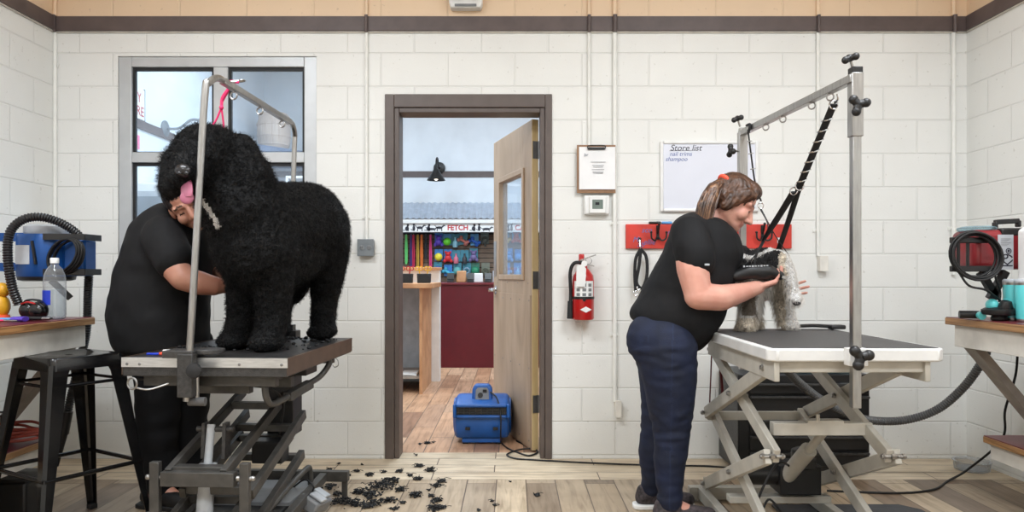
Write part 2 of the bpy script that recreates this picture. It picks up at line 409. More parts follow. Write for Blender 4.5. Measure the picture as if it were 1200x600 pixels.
def text(name, body, size, loc, m, parent, rot=(PI / 2, 0, 0), align='CENTER', extrude=0.0006, sx=1.0, shear=0.0, bold=0.0):
    cu = bpy.data.curves.new('lettering', 'FONT'); cu.body = body; cu.size = size; cu.extrude = extrude; cu.align_x = align; cu.align_y = 'CENTER'; cu.shear = shear; cu.offset = bold
    tmp = bpy.data.objects.new('lettering', cu); COL.objects.link(tmp)
    bpy.context.view_layer.update()
    me = bpy.data.meshes.new_from_object(tmp.evaluated_get(bpy.context.evaluated_depsgraph_get()))
    bpy.data.objects.remove(tmp)
    me.materials.clear(); me.materials.append(M[m])
    o = bpy.data.objects.new(name, me); COL.objects.link(o)
    o.rotation_euler = rot; o.scale = (sx, 1, 1)
    o.location = V(loc) - (wloc(parent) if parent else V((0, 0, 0))); o.parent = parent
    return o

def hose_r(r, dr, L, pitch):
    k = L / pitch
    return lambda t: r + dr * math.sin(2 * PI * t * k)
def hose(mb, pts, r, pitch=0.014, dr=0.0022, n=12, mi=0):
    sp = spline(pts, 24); L = sum((sp[i + 1] - sp[i]).length for i in range(len(sp) - 1))
    N = max(8, int(L / (pitch / 4))); out = [sp[0]]; acc = 0; step = L / N; i = 0; pos = sp[0]; want = step
    d = 0
    for i in range(len(sp) - 1):
        seg = (sp[i + 1] - sp[i]).length
        while want <= d + seg + 1e-9:
            out.append(sp[i].lerp(sp[i + 1], (want - d) / max(seg, 1e-9))); want += step
        d += seg
    return mb.tube(out, hose_r(r, dr, L, pitch), n, mi=mi)
# ------------------------------------------------------------------ organic bodies
def cap(mb, p0, r0, p1, r1, n=14, flat=None):
    """tapered capsule, one closed piece of a body before it is fused"""
    p0, p1 = V(p0), V(p1); d = p1 - p0; L = d.length
    if L < 1e-6: return mb.ell(p0, r0)
    prof = [(r0 * math.sin(a), -r0 * math.cos(a)) for a in (0.0, .35, .7, 1.1, PI / 2)]
    prof += [(r1 * math.sin(a), L + r1 * math.cos(a)) for a in (PI / 2, 1.1, .7, .35, 0.0)]
    return mb.lathe(p0, prof, d, n)
def chain(mb, pts):
    for (a, ra), (b, rb) in zip(pts[:-1], pts[1:]): cap(mb, a, ra, b, rb)
    return mb

def loft(mb, secs, Y, n=28, k=7, flat=1.0):
    """rounded trunk through measured sections (centre px, centre py, half width px, depth radius m, tilt)"""
    pts = spline([V((a, b, 0)) for a, b, *_ in secs], k); oth = spline([V((h, d, t)) for _, _, h, d, t in secs], k); vs = []
    for p, o in zip(pts, oth):
        c = P(p.x, p.y, Y); rx = o.x * Y / F
        for i in range(n):
            an = 2 * PI * i / n; cx, sy = math.cos(an), math.sin(an)
            vs.append(c + V((rx * cx, o.y * sy, o.z * rx * cx)))
    m = len(pts); fs = [(i * n + j, i * n + (j + 1) % n, (i + 1) * n + (j + 1) % n, (i + 1) * n + j) for i in range(m - 1) for j in range(n)]
    fs += [tuple(range(n))[::-1], tuple((m - 1) * n + j for j in range(n))]
    return mb.add(vs, fs)

def fuse(name, mb, voxel, iters, parent, mats, matfn=None, weight=None, disp=None, base=None, label=None, cat=None, kind=None, rot_pts=None):
    """one continuous surface out of overlapping pieces"""
    me = bpy.data.meshes.new('raw'); me.from_pydata([tuple(p) for p in mb.v], [], mb.f)
    bm = bmesh.new(); bm.from_mesh(me); bmesh.ops.recalc_face_normals(bm, faces=bm.faces); bm.to_mesh(me); bm.free()
    tmp = bpy.data.objects.new('raw', me); COL.objects.link(tmp)
    md = tmp.modifiers.new('r', 'REMESH'); md.mode = 'VOXEL'; md.voxel_size = voxel
    bpy.context.view_layer.update()
    out = bpy.data.meshes.new_from_object(tmp.evaluated_get(bpy.context.evaluated_depsgraph_get()))
    bpy.data.objects.remove(tmp); bpy.data.meshes.remove(me)
    n = len(out.vertices); co = np.empty(n * 3); out.vertices.foreach_get('co', co); co = co.reshape(-1, 3)
    e = np.empty(len(out.edges) * 2, dtype=np.int64); out.edges.foreach_get('vertices', e); e = e.reshape(-1, 2)
    deg = np.bincount(e.ravel(), minlength=n).clip(1)
    w = np.ones(n) if weight is None else weight(co)
    for it in range(iters):
        lam = 0.6 if it % 2 == 0 else -0.33 if it > 0 and weight == 'taubin' else 0.5
        av = np.stack([(np.bincount(e[:, 0], co[e[:, 1], k], n) + np.bincount(e[:, 1], co[e[:, 0], k], n)) / deg for k in range(3)], 1)
        co = co + (av - co) * (lam * w)[:, None]
    if disp is not None:
        out.vertices.foreach_set('co', co.ravel()); out.update()
        nr = np.empty(n * 3); out.vertex_normals.foreach_get('vector', nr); nr = nr.reshape(-1, 3)
        co = disp(co, nr)
    o0 = wloc(parent) if parent is not None else V(base)
    cen = None
    if matfn is not None:
        ids = np.array([matfn(V(c)) for c in co], dtype=np.int32)
        mi = np.array([ids[p.vertices[0]] for p in out.polygons], dtype=np.int32)
    co2 = co - np.array(o0)
    out.vertices.foreach_set('co', co2.ravel()); out.materials.clear()
    for k in mats: out.materials.append(M[k])
    if matfn is not None: out.polygons.foreach_set('material_index', mi)
    out.shade_smooth(); out.update()
    out.name = name
    o = bpy.data.objects.new(name, out); COL.objects.link(o)
    if parent is not None: o.parent = parent
    else: o.location = o0
    return tag(o, label, cat, None, kind)

def nz(co, s, seed=0):
    return np.array([noise.noise(V(c) * s + V((seed, seed * 1.7, 3.1))) for c in co])
def turb(co, s, seed=0):
    return np.array([noise.fractal(V(c) * s + V((seed, seed * 1.7, 3.1)), 1.0, 2.0, 3) for c in co])

def strands(name, src, parent, n, length, radius, mats, matfn=None, grav=0.3, curl=0.0, keep=None, seed=1, lenfn=None, turns=1.5):
    """hair strands rooted on a mesh (stuff: nobody could count them)"""
    rng = np.random.default_rng(seed)
    me = src.data; nv = len(me.vertices)
    co = np.empty(nv * 3); me.vertices.foreach_get('co', co); co = co.reshape(-1, 3) + np.array(wloc(src))
    nr = np.empty(nv * 3); me.vertex_normals.foreach_get('vector', nr); nr = nr.reshape(-1, 3)
    idx = np.arange(nv)
    if keep is not None: idx = idx[[bool(keep(V(c))) for c in co]]
    pick = rng.choice(idx, size=n)
    p = co[pick]; d = nr[pick] + rng.normal(0, 0.35, (n, 3)); d[:, 2] -= grav; d /= np.linalg.norm(d, axis=1)[:, None]
    L = length * rng.uniform(0.6, 1.2, n)
    if lenfn is not None: L = L * np.array([lenfn(V(c)) for c in p])
    a = np.cross(d, rng.normal(0, 1, (n, 3))); a /= np.linalg.norm(a, axis=1)[:, None] + 1e-9; b = np.cross(d, a)
    K = 6; T = np.linspace(0, 1, K); vs = np.empty((n, K, 3, 3))
    ph = rng.uniform(0, 2 * PI, n)
    for i, t in enumerate(T):
        c = p + d * (L * t)[:, None] + np.array([0, 0, -1.0]) * (grav * L * t * t)[:, None]
        if curl:
            an = ph + t * 2 * PI * turns
            c = c + (a * np.cos(an)[:, None] + b * np.sin(an)[:, None]) * (curl * min(1, t * 3))
        c = c - d * (0.003 if i == 0 else 0)
        r = radius * (1 - 0.75 * t)
        for k in range(3):
            an = 2 * PI * k / 3
            vs[:, i, k] = c + (a * math.cos(an) + b * math.sin(an)) * r
    vs = vs.reshape(-1, 3) - np.array(wloc(parent))
    q = []
    for i in range(K - 1):
        for k in range(3):
            l = (k + 1) % 3; q.append((i * 3 + k, i * 3 + l, (i + 1) * 3 + l, (i + 1) * 3 + k))
    q = np.array(q); fs = (q[None] + (np.arange(n) * K * 3)[:, None, None]).reshape(-1, 4)
    m = bpy.data.meshes.new(name)
    m.vertices.add(len(vs)); m.vertices.foreach_set('co', vs.ravel())
    m.loops.add(fs.size); m.loops.foreach_set('vertex_index', fs.ravel().astype(np.int32))
    m.polygons.add(len(fs)); m.polygons.foreach_set('loop_start', np.arange(0, fs.size, 4, dtype=np.int32))
    for k in mats: m.materials.append(M[k])
    if matfn is not None:
        ids = np.array([matfn(V(c)) for c in p], dtype=np.int32)
        m.polygons.foreach_set('material_index', np.repeat(ids, len(q)))
    m.update(calc_edges=True); m.validate(); m.shade_smooth()
    o = bpy.data.objects.new(name, m); COL.objects.link(o); o.parent = parent
    return tag(o, kind='stuff')

def head_parts(mb, C, f, u, k=1.0):
    """cranium, jaw, brow, nose, lips, ears: pieces of the continuous body"""
    C, f, u = V(C), V(f).normalized(), V(u); u = (u - f * u.dot(f)).normalized(); l = u.cross(f)
    R = Matrix((f, l, u)).transposed()
    T = lambda x, y, z: C + R @ V((x * k, y * k, z * k))
    E = lambda x, y, z, a, b, c: mb.ell(T(x, y, z), (a * k, b * k, c * k), R, 18, 12)
    E(-.012, 0, .028, .1, .078, .09); E(.02, 0, -.03, .072, .064, .085)
    cap(mb, T(-.005, .025, -.065), .042 * k, T(.058, .01, -.088), .027 * k); cap(mb, T(-.005, -.025, -.065), .042 * k, T(.058, -.01, -.088), .027 * k)
    E(.074, 0, -.1, .02, .022, .018)
    cap(mb, T(.084, 0, .008), .0105 * k, T(.112, 0, -.04), .013 * k)
    E(.097, .013, -.046, .012, .009, .009); E(.097, -.013, -.046, .012, .009, .009)
    for sgn in (1, -1):
        cap(mb, T(.084, .014 * sgn, .018), .012 * k, T(.066, .052 * sgn, .016), .012 * k)
        E(.072, .032 * sgn, -.004, .0145, .016, .0125)
        E(.058, .042 * sgn, -.036, .03, .026, .03)
        E(-.004, .078 * sgn, -.012, .019, .009, .032)
        cap(mb, T(.089, 0, -.067), .0085 * k, T(.078, .022 * sgn, -.07), .006 * k)
        cap(mb, T(.086, 0, -.079), .0085 * k, T(.077, .019 * sgn, -.076), .006 * k)
    return C, R

def face_zone(C, R, k=1.0):
    """surface zones of the head in its own frame: 0 skin, 1 lips, 2 eyebrow, 3 lash line"""
    Ri = R.transposed()
    def z(p):
        q = Ri @ (p - C); q = q / k
        if q.x > .05:
            ay = abs(q.y)
            if ay < .026 and -.088 < q.z < -.061 and q.x > .07: return 1
            if .012 < ay < .054 and .016 < q.z - (0.004 if ay < .04 else -.001) < .0255: return 2
            if .019 < ay < .046 and -.0135 < q.z < -.0085: return 3
        return 0
    return z

def hand_parts(mb, W, d, nrm, side, curl, k=1.0, thumb=(0.55, 0.75, 0.35), tcurl=0.3, spread=0.10):
    """palm, four fingers of different lengths and a thumb; d = towards the fingers, nrm = palm side, side = towards the thumb"""
    W, d = V(W), V(d).normalized(); nrm = V(nrm); nrm = (nrm - d * nrm.dot(d)).normalized()
    s = d.cross(nrm); s = s if s.dot(V(side)) > 0 else -s
    offs = (.030, .010, -.010, -.029); lens = (.95, 1.05, .98, .76); pl = (.088, .092, .087, .078)
    tips = []
    for i in range(4):
        kn = W + d * (pl[i] * k) + s * (offs[i] * k)
        cap(mb, W + d * .006 * k + s * (offs[i] * .7 * k), .0155 * k, kn, .0125 * k)
        c = curl[i] if hasattr(curl, '__len__') else curl
        ang = 0.15; p = kn; dd = (d + s * (spread * (1.5 - i) * .6)).normalized()
        r = (.0098, .0098, .0093, .0082)[i] * k
        for j, L in enumerate((.043, .027, .022)):
            ang += c * (1.0 if j < 2 else .7)
            q = p + (dd * math.cos(ang) + nrm * math.sin(ang)) * (L * lens[i] * k)
            cap(mb, p, r * (1 - .08 * j), q, r * (.93 - .09 * j)); p = q
        tips.append(p)
    a = W + d * .018 * k + s * .018 * k; t = (d * thumb[0] + s * thumb[1] + nrm * thumb[2]).normalized()
    b = a + t * .045 * k; cap(mb, a, .017 * k, b, .0125 * k)
    for L, c in ((.032, tcurl), (.026, tcurl)):
        t = (t + (nrm * .6 + d * .7 - s * .5) * c).normalized(); e = b + t * L * k
        cap(mb, b, .0115 * k, e, .0095 * k); b = e
    return tips

# ------------------------------------------------------------------ setting
XL, XR, YB, TH = -2.772, 2.757, 4.48, 0.20          # grooming room
DX0, DX1, DZ = -0.684, 0.170, 2.098                  # clear door opening
WX0, WX1, WZ0, WZ1 = -2.390, -1.185, 1.105, 2.440    # window opening
TR0, TR1 = 2.588, 2.677
SXL, SXR, SYB = -3.79, 2.9, 11.30                    # store beyond
def setting():
    f = MB()
    f.add([(XL, -2, 0), (XR, -2, 0), (XR, 4.022, 0), (XL, 4.022, 0)], [(0, 1, 2, 3)], 0)
    f.add([(XL, 4.022, 0), (XR, 4.022, 0), (XR, 4.63, 0), (XL, 4.63, 0)], [(0, 1, 2, 3)], 1)
    f.add([(SXL, 4.63, 0), (SXR, 4.63, 0), (SXR, SYB, 0), (SXL, SYB, 0)], [(0, 1, 2, 3)], 2)
    f.build('floor', ['plank', 'plank_border', 'plank_store'], kind='structure', smooth=False)
    # back wall with door and window openings (block below the trim, peach block above)
    w = MB(); H = 3.25; y0, y1 = YB, YB + TH; fx0, fx1, fz = DX0 - .085, DX1 + .072, DZ + .11
    w.bb(XL - .2, WX0, y0, y1, 0, TR0); w.bb(WX0, WX1, y0, y1, 0, WZ0); w.bb(WX0, WX1, y0, y1, WZ1, TR0)
    w.bb(WX1, DX0 - .03, y0, y1, 0, TR0); w.bb(DX0 - .03, DX1 + .03, y0, y1, DZ + .03, TR0); w.bb(DX1 + .03, XR + .2, y0, y1, 0, TR0)
    w.bb(XL - .2, XR + .2, y0, y1, TR0, 4.2, 1)
    w.build('wall_back', ['wall', 'peach'], kind='structure', smooth=False)
    for nm, x0, x1 in (('wall_left', XL - .2, XL), ('wall_right', XR, XR + .2)):
        w = MB(); w.bb(x0, x1, -2, YB, 0, TR0); w.bb(x0, x1, -2, YB, TR0, H, 1)
        w.build(nm, ['wall_y', 'peach_y'], kind='structure', smooth=False)
    w = MB(); w.bb(XL - .2, XR + .2, -2.2, -2, 0, TR0); w.bb(XL - .2, XR + .2, -2.2, -2, TR0, H, 1)
    w.build('wall_front', ['wall', 'peach'], kind='structure', smooth=False)
    w = MB(); w.bb(XL - .2, XR + .2, -2.2, YB, H, H + .1); w.build('ceiling', 'ceiling', kind='structure', smooth=False)
    # brown band
    t = MB(); t.bb(XL, XR, YB - .018, YB, TR0, TR1, 0); t.bb(XL, XR, YB - .012, YB, TR0 - .01, TR0, 1); t.build('trim_1', ['trim', 'trim_edge'], kind='structure', bevel=.003)
    t = MB(); t.bb(XL, XL + .018, -2, YB - .018, TR0, TR1); t.bb(XL, XL + .012, -2, YB - .018, TR0 - .01, TR0, 1); t.build('trim_2', ['trim', 'trim_edge'], kind='structure', bevel=.003)
    t = MB(); t.bb(XR - .018, XR, -2, YB - .018, TR0, TR1); t.bb(XR - .012, XR, -2, YB - .018, TR0 - .01, TR0, 1); t.build('trim_3', ['trim', 'trim_edge'], kind='structure', bevel=.003)
    # store shell
    for nm, a in (('wall_store_back', (SXL - .1, SXR + .1, SYB, SYB + .1, 0, 4.2)), ('wall_store_left', (SXL - .1, SXL, YB + TH, SYB, 0, 4.2)),
                  ('wall_store_right', (SXR, SXR + .1, YB + TH, SYB, 0, 4.2)), ('ceiling_store', (SXL, SXR, YB, SYB, 4.2, 4.3)),
                  ('wall_store_side', (SXL, XL - .2, YB, YB + TH, 0, 4.2))):
        w = MB(); w.bb(*a); w.build(nm, 'ceiling' if 'ceil' in nm else 'store_wall', kind='structure', smooth=False)
    t = MB(); t.bb(SXL, SXR, SYB - .018, SYB, 2.59, 2.68); t.build('trim_4', 'trim', kind='structure')
    t = MB(); t.bb(SXL, SXL + .018, YB + TH, SYB - .018, 2.59, 2.68); t.build('trim_5', 'trim', kind='structure')
    # door frame
    d = MB(); ya, yb = YB - .012, YB + TH + .012
    d.bb(fx0, DX0 - .03, ya, yb, 0, fz); d.bb(DX1 + .03, fx1, ya, yb, 0, fz); d.bb(DX0 - .03, DX1 + .03, ya, yb, DZ + .03, fz)
    d.bb(DX0 - .03, DX0, ya + .012, yb - .055, 0, DZ + .03); d.bb(DX1, DX1 + .03, ya + .012, yb - .055, 0, DZ + .03); d.bb(DX0, DX1, ya + .012, yb - .055, DZ, DZ + .03)
    fr = d.build('door_frame', 'door_frame', kind='structure', bevel=.004)
    # window
    w = MB(); yy0, yy1 = YB + .010, YB + .062
    w.frame(WX0, WX1, WZ0, WZ1, yy0, yy1, .078, 0, .062, .07)
    mx0, mx1, tz0, tz1 = -1.815, -1.727, 1.797, 1.86
    w.bb(mx0, mx1, yy0, yy1, WZ0 + .07, WZ1 - .062); w.bb(WX0 + .078, mx0, yy0, yy1, tz0, tz1); w.bb(mx1, WX1 - .078, yy0, yy1, tz0, tz1)
    root = w.build('window_1', 'alu', kind='structure', bevel=.004, base=(0, 0, 0))
    sl = MB(); sl.bb(WX0 - .02, WX1 + .02, YB - .02, YB + .012, WZ0 - .03, WZ0); sl.build('window_sill', 'alu', root, bevel=.003)
    for x0, x1 in ((WX0 + .078, mx0), (mx1, WX1 - .078)):
        for z0, z1 in ((WZ0 + .07, tz0), (tz1, WZ1 - .062)):
            g = MB(); g.frame(x0, x1, z0, z1, YB + .028, YB + .052, .015, 0, .018, .006); gk = g.build('gasket', 'gasket', root)
            g = MB(); g.bb(x0 + .01, x1 - .01, YB + .038, YB + .044, z0 + .004, z1 - .01); g.build('pane', 'glass', gk, smooth=False)
setting()

# conduits on the back wall
def conduit(x, z0, z1, r, lab, collar=None, back=0.0):
    p = MB(); y = YB - r - .002 - back
    zt = min(z1, TR0 - .01)
    p.cyl((x, y, z0), (x, y, zt), r, 12)
    o = p.build('conduit_pipe', 'conduit', base=(x, YB, z0)); tag(o, lab, 'pipe', 'painted conduits on the block wall')
    if z1 > TR0:
        q = MB(); q.cyl((x, y - .016, TR0 - .01), (x, y - .016, TR1 + .004), r, 12); q.build('painted_section', 'trim', o)
        q = MB(); q.cyl((x, y, TR1 + .004), (x, y, z1), r, 12); q.build('painted_section', 'conduit_peach', o, label='peach painted upper length')
    if collar:
        for c in collar:
            q = MB(); q.bb(x - .028, x + .02, YB - .006, YB, c - .011, c + .011); q.tube([(x - r * 1.3, y, c), (x + r * 1.3, y, c)], r * .5, 8)
            q.build('pipe_strap', 'conduit', o)
    return o
S = YB / F
zz = lambda py: EYE - (py - HZ) * S
xx = lambda px: (px - 600) * S
conduit(xx(66), 0.02, 3.24, .011, 'thin white pipe running up the left room corner', [zz(77)])
conduit(xx(430), zz(282), 3.24, .010, 'white conduit dropping to the grey outlet box', [zz(254)])
conduit(xx(690), zz(174), 3.24, .010, 'white conduit ending behind the clipboard top')
conduit(xx(720), zz(470), 3.24, .013, 'long white conduit beside the clipboard ending at a low box', [zz(262), zz(392)])
conduit(xx(957.5), zz(300), 3.24, .010, 'white conduit dropping to the box behind the tall grooming post', [zz(270)])
conduit(xx(1116), zz(322), 3.24, .012, 'white pipe near the right room corner', [zz(268)])

def outlet(px, py, w, h, m, lab, sockets=True):
    x, z = xx(px), zz(py)
    b = MB(); b.box((x, YB - .022, z), (w, .044, h)); o = b.build('outlet_box', m, bevel=.005, base=(x, YB, z - h / 2)); tag(o, lab, 'outlet box')
    c = MB(); c.box((x, YB - .046, z), (w * 1.04, .005, h * 1.04)); cv = c.build('cover_plate', m, o, bevel=.002)
    if sockets:
        for sx in (-.022, .022):
            s = MB(); s.lathe((x + sx, YB - .048, z), [(.015, 0), (.015, .003), (.013, .004)], (0, -1, 0), 16); s.build('socket', 'grey', cv)
            for k in (-.006, .006):
                t = MB(); t.box((x + sx + k, YB - .0525, z + .003), (.003, .001, .008)); t.build('slot', 'black', cv)
outlet(430, 290.5, .095, .098, 'boxgrey', 'grey metal outlet box at the end of a conduit left of the doorway')
outlet(962, 309, .05, .09, 'white_paint', 'small white outlet box on the wall behind the tall grooming post', False)
outlet(723.5, 478, .036, .10, 'white_paint', 'narrow white junction box low on the wall behind the woman', False)

# emergency light above the door
def emergency_light():
    x = xx(546.5); r = empty('emergency_light', (x, YB, 2.71), 'white emergency light fixture above the brown band over the door', 'emergency light')
    b = MB(); b.prism([(-.09, 0), (.09, 0), (.10, .03), (.10, .16), (-.10, .16), (-.10, .03)], (x, YB - .075, 2.71), (1, 0, 0), (0, 0, 1), (0, .075, 0)); b.build('housing', 'white', r, bevel=.008)
    b = MB(); b.box((x, YB - .077, 2.722), (.13, .006, .016)); b.build('lens', 'grey', r, bevel=.002, label='grey lens strip')
    for s in (-1, 1):
        b = MB(); b.lathe((x + s * .05, YB - .07, 2.79), [(.03, 0), (.034, .02), (.036, .035), (.030, .037)], (0, -1, -.2), 18); b.build('lamp_head', 'lightgrey', r)
emergency_light()
# ------------------------------------------------------------------ door leaf (opens into the store)
def door_leaf():
    hx, hy = .168, 4.66; an = math.radians(16.8)
    u = V((-math.sin(an), math.cos(an), 0)); n = V((-math.cos(an), -math.sin(an), 0))       # along the leaf, seen face normal
    r = empty('door_leaf', (hx, hy, 0), 'open birch plywood door with a glass pane swung into the store', 'door')
    W, H, T, zb = .905, 2.092, .044, .008
    o = V((hx, hy, 0)) + n * 0.0
    def slab(mb, a0, a1, z0, z1, t0=0, t1=T, mi=0):
        mb.prism([(a0, z0), (a1, z0), (a1, z1), (a0, z1)], o + n * (t1), u, (0, 0, 1), n * (t0 - t1), mi)
    g0, g1, gz0, gz1 = .19, .73, 1.115, 1.775
    m = MB(); slab(m, .006, g0, zb, H); slab(m, g1, W, zb, H); slab(m, g0, g1, zb, gz0); slab(m, g0, g1, gz1, H)
    m.build('door_panel', 'doorwood', r, bevel=.001)
    e = MB(); slab(e, 0, .006, zb, H, .001, T - .001); e.build('edge_strip', 'palewood', r, label='pale yellow hinge edge')
    f = MB(); w = .035
    for t0, t1 in ((T, T + .012), (-.012, 0)):
        slab(f, g0 - w, g0, gz0 - w, gz1 + w, t0, t1); slab(f, g1, g1 + w, gz0 - w, gz1 + w, t0, t1); slab(f, g0, g1, gz0 - w, gz0, t0, t1); slab(f, g0, g1, gz1, gz1 + w, t0, t1)
    fr = f.build('glazing_bead', 'doorwood', r, bevel=.003)
    g = MB(); slab(g, g0, g1, gz0, gz1, .018, .024); g.build('glass', 'glass', fr, smooth=False)
    k = MB(); slab(k, .02, W - .01, .02, .985, T, T + .004)
    kp = k.build('kick_panel', 'doorwood', r, bevel=.001)
    sc = MB()
    for a in (.05, .25, .45, .65, .86):
        for z in (.06, .52, .95): sc.lathe(o + n * (T + .004) + u * a + V((0, 0, z)), [(.006, 0), (.004, .002)], n, 8)
    for a in (.08, .30, .55, .8): sc.lathe(o + n * T + u * a + V((0, 0, 1.06)), [(.005, 0), (.004, .002)], n, 8)
    sc.build('screws', 'hinge', r)
    for z in (1.90, 1.08, .30):
        h = MB(); h.prism([(.0, -.055), (.0, .055), (.04, .055), (.04, -.055)], o - u * .001, n, (0, 0, 1), -u * .003)
        h.cyl(o - u * .004 + V((0, 0, z - .055)) * 0 + V((0, 0, -.055)), o - u * .004 + V((0, 0, .055)), .006, 10)
        for q in h.v: q.z += z
        h.build('hinge', 'hinge', r)
    for sgn, t in ((1, T), (-1, 0)):
        nn = n * sgn; c = o + n * t + u * (W - .065) + V((0, 0, 1.0))
        l = MB(); l.lathe(c, [(.034, 0), (.034, .008), (.014, .012), (.012, .05), (.016, .055)], nn, 18)
        l.tube(spline([c + nn * .052, c + nn * .056 - u * .05 + V((0, 0, .004)), c + nn * .05 - u * .115 - V((0, 0, .004))], 6), lambda q: .011 - .003 * q, 10)
        l.build('lever_handle', 'chrome', r)
    p = MB(); slab(p, W - .075, W - .01, 1.10, 1.36, T, T + .003); p.build('push_plate', 'steel', r, bevel=.001)
door_leaf()

# ------------------------------------------------------------------ store fittings
def gooseneck(px, py, Y, d, lab, mm='black'):
    c = P(px, py, Y); d = V(d); r = empty('barn_lamp', c, lab, 'lamp', 'gooseneck barn lamps in the store')
    b = MB(); b.lathe(c, [(.09, 0), (.09, .015), (.05, .03)], d, 20); b.build('wall_plate', mm, r)
    pts = spline([c + d * .02, c + d * .16 + V((0, 0, .01)), c + d * .3 + V((0, 0, .10)), c + d * .44 + V((0, 0, .06)), c + d * .5 + V((0, 0, -.09))], 8)
    b = MB(); b.tube(pts, .014, 10); b.build('gooseneck_arm', mm, r)
    e = c + d * .5 + V((0, 0, -.09))
    b = MB(); b.lathe(e, [(.03, .02), (.045, -.02), (.07, -.06), (.13, -.15), (.135, -.16), (.128, -.158), (.065, -.062)], (0, 0, 1), 24); b.build('lamp_shade', mm, r)
    m = NT('lit_bulb'); m.b.inputs['Emission Color'].default_value = (1, .9, .75, 1); m.b.inputs['Emission Strength'].default_value = 6; M['bulb'] = m.m
    b = MB(); b.ell(e + V((0, 0, -.12)), (.032, .032, .04)); b.build('bulb', 'bulb', r)
gooseneck(515, 197, SYB - .02, (0, -1, 0), 'black gooseneck lamp on the far store wall seen through the doorway')
gooseneck(193, 151, 8.06, (1, 0, 0), 'gooseneck lamp coloured grey for window haze, seen through the window behind the big dog', 'boxgrey')  # grey finish stands in for light haze on the glass before it

def awning():
    z1, z0, y1, y0 = 2.19, 1.92, SYB, 10.82; x0, x1 = -1.95, 2.8
    r = empty('metal_awning', ((x0 + x1) / 2, SYB, z0), 'corrugated metal awning along the far store wall', 'awning')
    N = int((x1 - x0) / .0225); vs = []; 
    for i in range(N + 1):
        x = x0 + i * .0225; k = .016 if (i // 2) % 2 else 0.0
        vs += [(x, y1 - .02, z1 + k), (x, y0, z0 + k), (x, y1 - .02, z1 + k - .004), (x, y0, z0 + k - .004)]
    fs = []
    for i in range(N):
        a, b = i * 4, i * 4 + 4
        fs += [(a, b, b + 1, a + 1), (a + 2, a + 3, b + 3, b + 2), (a + 1, b + 1, b + 3, a + 3), (a, a + 2, b + 2, b)]
    fs += [(0, 1, 3, 2), (N * 4, N * 4 + 2, N * 4 + 3, N * 4 + 1)]
    m = MB(); m.add(vs, fs); m.build('corrugated_sheet', 'galv', r, smooth=False)
    m = MB(); m.bb(x0, x1, y0 + .01, y0 + .04, z0 - .065, z0 - .008); m.build('fascia_board', 'white', r, bevel=.003)
    m = MB()
    for x in (x0 + .1, -.6, .7, x1 - .1): m.beam((x, y0 + .04, z0 - .03), (x, y1 - .01, z0 - .03), .03, .03)
    m.build('support_frame', 'white', r)
awning()

def silhouettes(kind):
    """simple animal outlines, as (centre, radii) blobs and (from, to, width) limbs"""
    if kind == 0: return [((0, .05), (.045, .02))], [((-.03, .05), (-.035, 0), .012), ((.03, .05), (.035, 0), .012), ((.04, .06), (.065, .085), .02), ((-.04, .055), (-.07, .085), .008), ((.06, .085), (.085, .08), .014)]
    if kind == 1: return [((0, .035), (.028, .035)), ((.012, .088), (.018, .016))], [((.01, .03), (.022, 0), .012), ((-.025, .01), (-.06, .012), .01), ((.01, .06), (.012, .085), .02)]
    if kind == 2: return [((0, .03), (.06, .018))], [((.05, .03), (.08, .06), .018), ((.075, .06), (.1, .05), .012), ((-.05, .03), (-.09, .055), .008), ((-.03, .02), (-.05, 0), .01), ((.03, .02), (.05, 0), .01)]
    return [((0, .04), (.02, .04)), ((.0, .09), (.015, .015))], [((.008, .098), (.014, .115), .008), ((-.008, .098), (-.014, .115), .008), ((-.015, .01), (-.045, .03), .008)]
def store_sign():
    Y = 10.87; z0, z1 = 1.728, 1.854; x0, x1 = -1.66, 1.3; s = Y / F
    r = empty('wall_sign', ((x0 + x1) / 2, Y, z0), 'long white sign with black animal outlines and red FETCH lettering under the awning', 'sign')
    m = MB(); m.bb(x0, x1, Y, Y + .02, z0, z1); m.build('sign_board', 'white', r, bevel=.002)
    text('letters', 'FETCH', .105, ((536.5 - 600) * s, Y - .002, 1.79), 'redletter', r, sx=.98, bold=.003)
    text('letters', 'CA', .105, ((609 - 600) * s, Y - .002, 1.79), 'redletter', r, sx=.98, bold=.003)
    for i, (px, k) in enumerate(((477, 1), (485, 3), (492, 0), (502, 1), (506, 2), (515, 0), (555, 1), (561.5, 3), (570, 2), (595, 1), (599.5, 3))):
        bl, li = silhouettes(k); m = MB(); cx = (px - 600) * s; f = 1.0
        for (c, rr) in bl: m.prism([(c[0] + rr[0] * math.cos(t * PI / 8), c[1] + rr[1] * math.sin(t * PI / 8)) for t in range(16)], (cx, Y, z0 + .015), (f, 0, 0), (0, 0, f), (0, -.003, 0))
        for a, b, w in li:
            m.beam((cx + a[0] * f, Y - .0015, z0 + .015 + a[1] * f), (cx + b[0] * f, Y - .0015, z0 + .015 + b[1] * f), .003, w, up=(-(b[1] - a[1]), 0, b[0] - a[0]))
        m.build('animal_outline', 'ink', r, smooth=False)
store_sign()

def slatwall():
    x0, x1, Y = -2.0, 2.0, 11.22; z = .35
    r = MB(); r.bb(x0, x1, Y + .012, SYB - .002, .0, 1.735, 1)
    while z < 1.70: r.bb(x0, x1, Y, Y + .012, z, z + .062, 0); z += .072
    tag(r.build('slatwall_panel', ['slatbrown', 'gasket'], smooth=False), 'brown slatted display wall behind the hanging dog toys', 'display wall')
slatwall()

